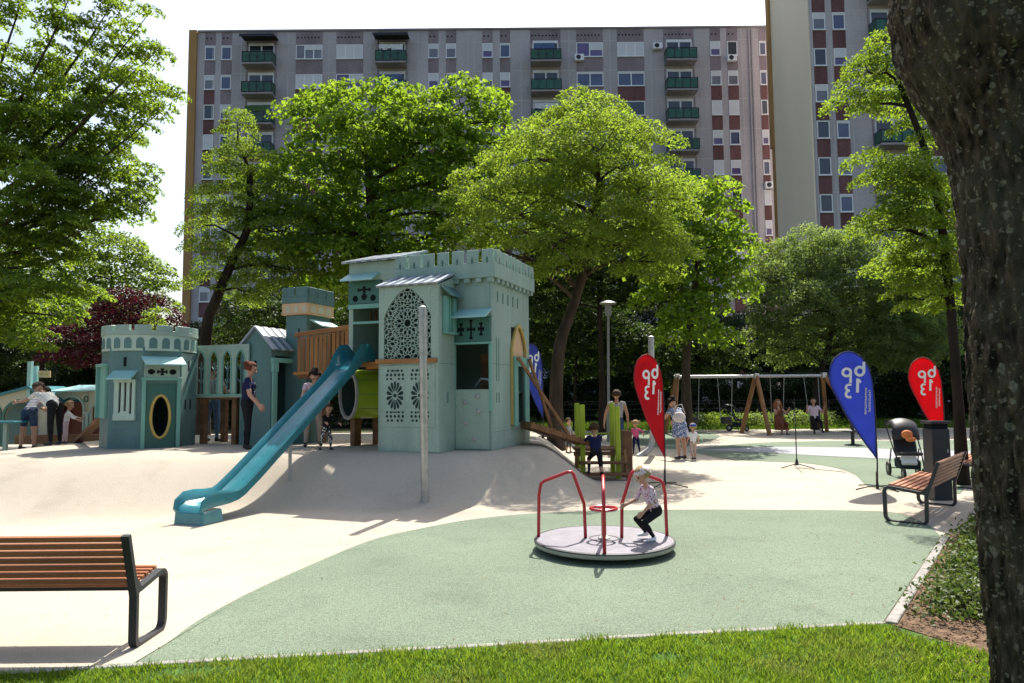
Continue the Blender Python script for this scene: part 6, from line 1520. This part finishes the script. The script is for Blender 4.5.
        if hairstyle=='long':
            for q in np.linspace(-.15,math.pi+.15,16):
                d=HX*math.cos(q)-F*math.sin(q); s=hcw+HU*.02*HS+d*.058*HS; w=random.uniform(-.01,.01)*HS
                hb.tube([s,s+d*.018*HS-HU*.05*HS,s+d*(.028*HS)-HU*.12*HS+HX*w,s+d*.02*HS-HU*random.uniform(.17,.22)*HS+HX*w*2],[.018*HS,.020*HS,.018*HS,.005*HS],6)
        ho=hb.build('hair',hair,o,local=True,smooth='all'); sm_=ho.modifiers.new('s','SOLIDIFY'); sm_.thickness=.008*HS; sm_.offset=1
    J=dict(jl); J={k:v+Vector((0,0,dz)) for k,v in J.items()}; J.update(head=hcw,neck=neck0*S+Vector((0,0,dz)),pel=pel*S+Vector((0,0,dz)),chest=chest*S+Vector((0,0,dz)),HU=HU,F=F,HX=HX,U=U,HS=HS,S=S)
    return o,J
def finish_people():
    bpy.context.view_layer.update(); dg=bpy.context.evaluated_depsgraph_get()
    for (o,mats,seg,dz,hc,HU,F,HX,HS,sleeve,leg) in DEPS:
        me=bpy.data.meshes.new_from_object(o.evaluated_get(dg)); o.modifiers.clear(); old=o.data; o.data=me; bpy.data.meshes.remove(old); me.name='person'
        me.materials.clear()
        for m in mats: me.materials.append(m)
        n=len(me.polygons); c=np.zeros(n*3); me.polygons.foreach_get('center',c); c=c.reshape(-1,3); c[:,2]-=dz
        best=np.full(n,1e9); idx=np.zeros(n,int)
        for a,b,ra,rb,k in seg:
            a=np.array(a);b=np.array(b);d=b-a; t=np.clip(((c-a)@d)/max(d@d,1e-12),0,1); ds=np.linalg.norm(c-a-t[:,None]*d,axis=1)-(ra+(rb-ra)*t)
            if k=='head': mi=np.zeros(n,int)
            elif k=='neck': mi=np.zeros(n,int)
            elif k=='shirt': mi=np.ones(n,int)
            elif k=='hip': mi=np.where(t>.55,1,2)
            elif k=='uarm': mi=np.where(t<sleeve,1,0)
            elif k=='farm': mi=np.where(t<sleeve-1,1,0)
            elif k=='hand': mi=np.zeros(n,int)
            elif k=='thigh': mi=np.where(t<leg,2,0)
            elif k=='calf': mi=np.where((t<leg-1)|(leg>1.95),2,np.where(t>.45,6,0))
            else: mi=np.full(n,3)
            w=ds<best; best[w]=ds[w]; idx[w]=mi[w]
        hcv=np.array(hc);
        for sd in (-1,1):
            e=hcv+np.array(HX*sd*.022*HS+F*.052*HS+HU*.006*HS); idx[np.linalg.norm(c-e,axis=1)<.0105*HS]=4
        e=hcv+np.array(F*.050*HS-HU*.036*HS); q=c-e; idx[(np.abs(q@np.array(HX))<.018*HS)&(np.abs(q@np.array(HU))<.005*HS)&(q@np.array(F)>-.015*HS)]=5
        me.polygons.foreach_set('material_index',idx.astype(np.int32)); me.polygons.foreach_set('use_smooth',[True]*n); me.update()
def cap_hat(par,J,m,brim=True,name='cap'):
    mb=MB(); c=J['head']+J['HU']*.026*J['HS']-J['F']*.012*J['HS']; HS=J['HS']; n=18; rows=[]
    for i in range(7):
        a=R(15*i+0); rows.append([c+(J['HX']*math.cos(2*math.pi*k/n)+J['F']*math.sin(2*math.pi*k/n))*math.cos(a)*.0685*HS+J['HU']*math.sin(a)*.058*HS for k in range(n)])
    vs=[v for r in rows for v in r]; mb.add(vs,[(i*n+k,i*n+(k+1)%n,(i+1)*n+(k+1)%n,(i+1)*n+k) for i in range(6) for k in range(n)]+[tuple(range(6*n,7*n))])
    if brim: 
        p=[c+J['F']*(.055+.06*math.sin(math.pi*t))*HS+J['HX']*(.055*math.cos(math.pi*t))*HS for t in np.linspace(0,1,9)]; q=[c+J['F']*.04*HS*math.sin(math.pi*t)+J['HX']*.066*math.cos(math.pi*t)*HS for t in np.linspace(0,1,9)]
        mb.add(p+q,[(i,i+1,10+i,9+i) for i in range(8)])
    o=mb.build(name,m,par,local=True,smooth='all'); s=o.modifiers.new('s','SOLIDIFY'); s.thickness=.006
    return o
def skirt(par,J,m,z1,r0,r1,name='skirt',back=0.0):
    mb=MB(); S=J['S']; n=28; c=J['pel']; rows=[]
    for i in range(7):
        t=i/6; z=c.z+.10*S-(c.z+.10*S-z1)*t; rr=(r0+(r1-r0)*t)*S
        rows.append([Vector((c.x+rr*1.15*(1+.06*t*math.sin(k*2*math.pi/n*7))*math.cos(2*math.pi*k/n),c.y+back*t*S+rr*.85*(1+.06*t*math.sin(k*2*math.pi/n*7+1))*math.sin(2*math.pi*k/n)-J['U'].y*(-.10*S*(1-t))*-1*-1,z)) for k in range(n)])
    mb.add([v for r in rows for v in r],[(i*n+k,i*n+(k+1)%n,(i+1)*n+(k+1)%n,(i+1)*n+k) for i in range(6) for k in range(n)])
    o=mb.build(name,m,par,local=True,smooth='all'); s=o.modifiers.new('s','SOLIDIFY'); s.thickness=.006; return o
H_red=mat('auburn_hair',(.12,.035,.018),.75,.45,60,spec=.15,bump=.6,bscale=120); H_dk=mat('dark_hair',(.018,.013,.01),.75,.45,60,spec=.15,bump=.6,bscale=120); H_br=mat('brown_hair',(.06,.035,.02),.75,.45,60,spec=.15,bump=.6,bscale=120); H_bl=mat('blond_hair',(.36,.24,.12),.75,.45,60,spec=.15,bump=.6,bscale=120); H_gy=mat('grey_brown_hair',(.10,.075,.06),.75,.45,60,spec=.15,bump=.6,bscale=120)
navy=cloth('navy_cotton',(.012,.014,.055)); blackc=cloth('black_cotton',(.012,.012,.014)); jeans=cloth('blue_denim',(.10,.16,.26),var=.25); greyc=cloth('grey_marl',(.30,.30,.29)); whitec=cloth('white_cotton',(.70,.69,.68))
pink=cloth('pink_cotton',(.62,.10,.22)); beige=cloth('pale_beige_cotton',(.46,.34,.28)); denim=cloth('dark_denim',(.035,.06,.11),var=.25); brownc=cloth('rust_print',(.17,.06,.03),var=.4,scale=30); palepk=cloth('pale_pink_cotton',(.62,.46,.50))
blueprint=pattern('blue_white_print',(.10,.14,.26),(.55,.55,.60),26,.42); monkey=pattern('black_white_print',(.03,.03,.035),(.65,.64,.62),26,.40); floral=pattern('pink_floral_print',(.62,.50,.54),(.30,.10,.16),34,.34); floral2=pattern('pale_print_scarf',(.60,.52,.52),(.40,.22,.24),40,.3); stripe=pattern('navy_white_stripe',(.60,.60,.62),(.06,.07,.13),9,.45,'bands')
olive=cloth('dark_stripe',(.04,.05,.045),var=.4)

def gp_(px,Y): 
    p=P(px,420,Y); return Vector((p.x,Y,mz(p.x,Y)))
# woman in navy beside the gable house, seen from the side
o,J=person('woman in a navy T-shirt and black trousers with auburn hair, standing behind the slide',gp_(247,13.55),R(98),1.66,navy,blackc,SKIN,sleeve=.62,leg=2,lean=3,head=(12,5),armL=(6,9,26),armR=(14,9,26),legL=(-2,5,3),legR=(7,4,8),hair=H_red,hairstyle='bun',fem=1,belly=.014)
mb=MB(); c=J['chest']
for k,(dx,dz_) in enumerate(((-.05,.02),(.0,.05),(.04,.0),(-.02,-.05),(.05,-.06),(-.06,-.10),(.01,-.11),(.03,-.16))): mb.ball(c+Vector((dx,-.115+abs(dx)*.5,dz_)),(.016,.012,.018),8,5)
mb.build('shirt_print',whitec,o,local=True)
# woman bending behind the slide with a toddler
o,J=person('woman in pale trousers and dark hair bending over the toddler behind the slide',gp_(313,14.1),R(20),1.62,palepk,beige,SKIN,sleeve=.4,leg=2,lean=32,head=(22,0),armL=(30,14,30),armR=(22,14,30),legL=(-6,7,6),legR=(8,6,10),hair=H_dk,hairstyle='bun',fem=1)
o,J=person('toddler in a dark top and black and white patterned trousers behind the slide',gp_(326,13.2),R(42),.86,blackc,monkey,SKIN,sleeve=1.7,leg=1.85,lean=14,head=(14,0),armL=(45,20,20),armR=(50,15,25),legL=(20,8,28),legR=(-4,8,18),child=1,hair=H_br,hairstyle='short')
# person under the arcade bridge
o,J=person('person in blue jeans half hidden behind the arched castle bridge',gp_(212,15.9),R(170),1.74,greyc,jeans,SKIN,sleeve=.6,leg=2,armL=(30,10,60),armR=(30,10,60),legL=(3,7,3),legR=(-2,7,3),hair=H_br,hairstyle='short')
# pair bending at the playhouse
o,J=person('person in a striped top and denim shorts bending at the cottage',gp_(29,15.9),R(176),1.60,stripe,denim,SKIN,sleeve=.5,leg=.75,lean=44,head=(25,-20),armL=(45,12,30),armR=(30,12,30),legL=(-2,6,4),legR=(2,6,4),hair=H_dk,hairstyle='short',fem=1)
o,J=person('man in a white T-shirt and black trousers bending beside the striped top',gp_(55,15.5),R(250),1.68,whitec,blackc,SKIN,sleeve=.55,leg=2,lean=58,head=(10,0),armL=(62,10,20),armR=(58,10,20),legL=(-4,6,4),legR=(4,6,6),hair=H_gy,hairstyle='short',belly=.012)
o,J=person('small child in white standing by the man bending at the cottage',gp_(66,16.0),R(120),.95,whitec,palepk,SKIN,sleeve=1.5,leg=1.9,lean=8,head=(8,0),armL=(45,10,30),armR=(35,10,30),child=.9,hair=H_bl,hairstyle='short')
# boy climbing the stand
yb=14.02; xb=P(595,450,yb).x
o,J=person('boy in navy with dark shorts climbing the timber step stand between the lime posts',(xb,13.82,.0),R(186),1.16,navy,blackc,SKIN,sleeve=.75,leg=.95,lean=26,head=(-12,0),armL=(62,14,22),armR=(62,12,25),legL=(62,8,72),legR=(-2,6,6),child=.5,hair=H_br,hairstyle='short',shoe=M['black'],socks=blackc)
# man and girl
Ym=20.0
o,J=person('man in a grey sleeveless top walking away hand in hand with a toddler',gp_(617,Ym),R(178),1.80,greyc,denim,SKIN2,sleeve=.12,leg=1.2,lean=0,armL=(0,22,8),armR=(4,17,10),legL=(6,6,4),legR=(-6,6,8),hair=H_br,hairstyle='short')
o,J=person('toddler girl in a pink top holding the hand of the man in grey',gp_(635.5,Ym),R(195),.92,pink,navy,SKIN,sleeve=1.4,leg=2,lean=3,armL=(10,20,20),armR=(16,62,15),legL=(4,6,4),legR=(-8,6,12),child=1,hair=H_bl,hairstyle='wisps')
o,J=person('small child in grey standing in the shade left of the lime posts',gp_(568.5,20.5),R(60),.98,greyc,olive,SKIN,sleeve=1.3,leg=1.3,armL=(20,10,30),armR=(20,10,30),child=.8,hair=H_br,hairstyle='short')
# woman in the blue print dress and child in a cap
Yw=18.4
o,J=person('woman in a blue and white print dress bending over a child in blue cap',gp_(680.5,Yw),R(205),1.66,blueprint,blueprint,SKIN,sleeve=.4,leg=.55,lean=26,head=(26,0),armL=(40,10,18),armR=(42,12,18),legL=(-5,6,4),legR=(6,5,8),hair=H_dk,hairstyle='bun',fem=1,belly=.006)
skirt(o,J,blueprint,.56,.085,.13)
bagp=o.matrix_basis@Vector((0,0,0)); lw=Matrix.Rotation(R(205),3,'Z')
bc=gp_(680.5,Yw)+lw@(J['chest']*.62+J['pel']*.38+Vector((.07,.13,.02)))
bg=thing('shoulder_bag','pale shoulder bag on the back of the woman in the blue print dress','bag',bc)
mb=MB(); mb.ball(bc,(.17,.10,.15),14,9); mb.build('bag_body',cloth('pale_canvas',(.55,.50,.48)),bg,smooth='all')
mb=MB(); mb.tube([bc+Vector((-.12,0,.1)),bc+Vector((-.10,-.06,.30)),bc+Vector((.04,-.14,.34)),bc+Vector((.14,-.06,.10))],.012,6); mb.build('strap',cloth('pale_strap',(.45,.40,.38)),bg,smooth='all')
o,J=person('toddler in a blue cap and pale clothes beside the woman in the print dress',gp_(692.5,18.2),R(195),.90,whitec,beige,SKIN,sleeve=.6,leg=1.6,armL=(12,12,15),armR=(10,30,15),legL=(-10,6,10),legR=(10,6,4),child=1,hair=H_bl,hairstyle='short')
cap_hat(o,J,cloth('blue_cap',(.03,.09,.32)))
# swingers
xs_=P(777,400,SY).x
o,J=person('long haired woman in a rust coloured dress sitting on a swing',(xs_,SY-.12,0),R(12),1.70,brownc,brownc,SKIN,sleeve=.2,leg=1.55,lean=-4,head=(8,10),armL=(40,10,95),armR=(40,10,95),legL=(72,3,78),legR=(68,3,74),hair=mat('auburn_long_hair',(.28,.11,.05),.75,.45,60,spec=.15,bump=.6,bscale=120),hairstyle='long',fem=1,seatz=.47)
skirt(o,J,brownc,.18,.095,.15,name='dress_skirt',back=-.12)
xs_=P(811,400,SY).x
o,J=person('person in a pale pink top and black trousers swinging on the right swing',(xs_,SY-.26,0),R(-8),1.70,palepk,blackc,SKIN,sleeve=.6,leg=2,lean=-10,head=(10,0),armL=(35,22,110),armR=(35,22,110),legL=(78,6,62),legR=(74,6,66),hair=H_br,hairstyle='short',seatz=.52)
# girl on the merry-go-round
gg=Vector((1.57,7.86,.1275))
o,J=person('small girl in a pink print blouse and pale head scarf crouching on the merry-go-round',gg,R(-72),.95,floral,blackc,SKIN,shoe=whitec,sleeve=1.0,leg=2,lean=22,head=(10,0),armL=(10,10,40),armR=(26,12,40),legL=(60,7,96),legR=(66,7,104),child=.7,hair=H_bl,hairstyle='short')
hat=cap_hat(o,J,floral2,brim=False,name='head_scarf')
mb=MB(); b_=J['head']-J['F']*.066*J['HS']+J['HU']*.02*J['HS']; mb.ball(b_,(.016*J['HS'],)*3,8,6)
for sd in (-1,1): mb.tube([b_,b_+J['HX']*sd*.03*J['HS']-J['HU']*.01*J['HS'],b_+J['HX']*sd*.045*J['HS']-J['HU']*.04*J['HS']],[.008*J['HS'],.014*J['HS'],.004*J['HS']],6)
mb.build('scarf_knot',floral2,hat,local=True,smooth='all')
finish_people()
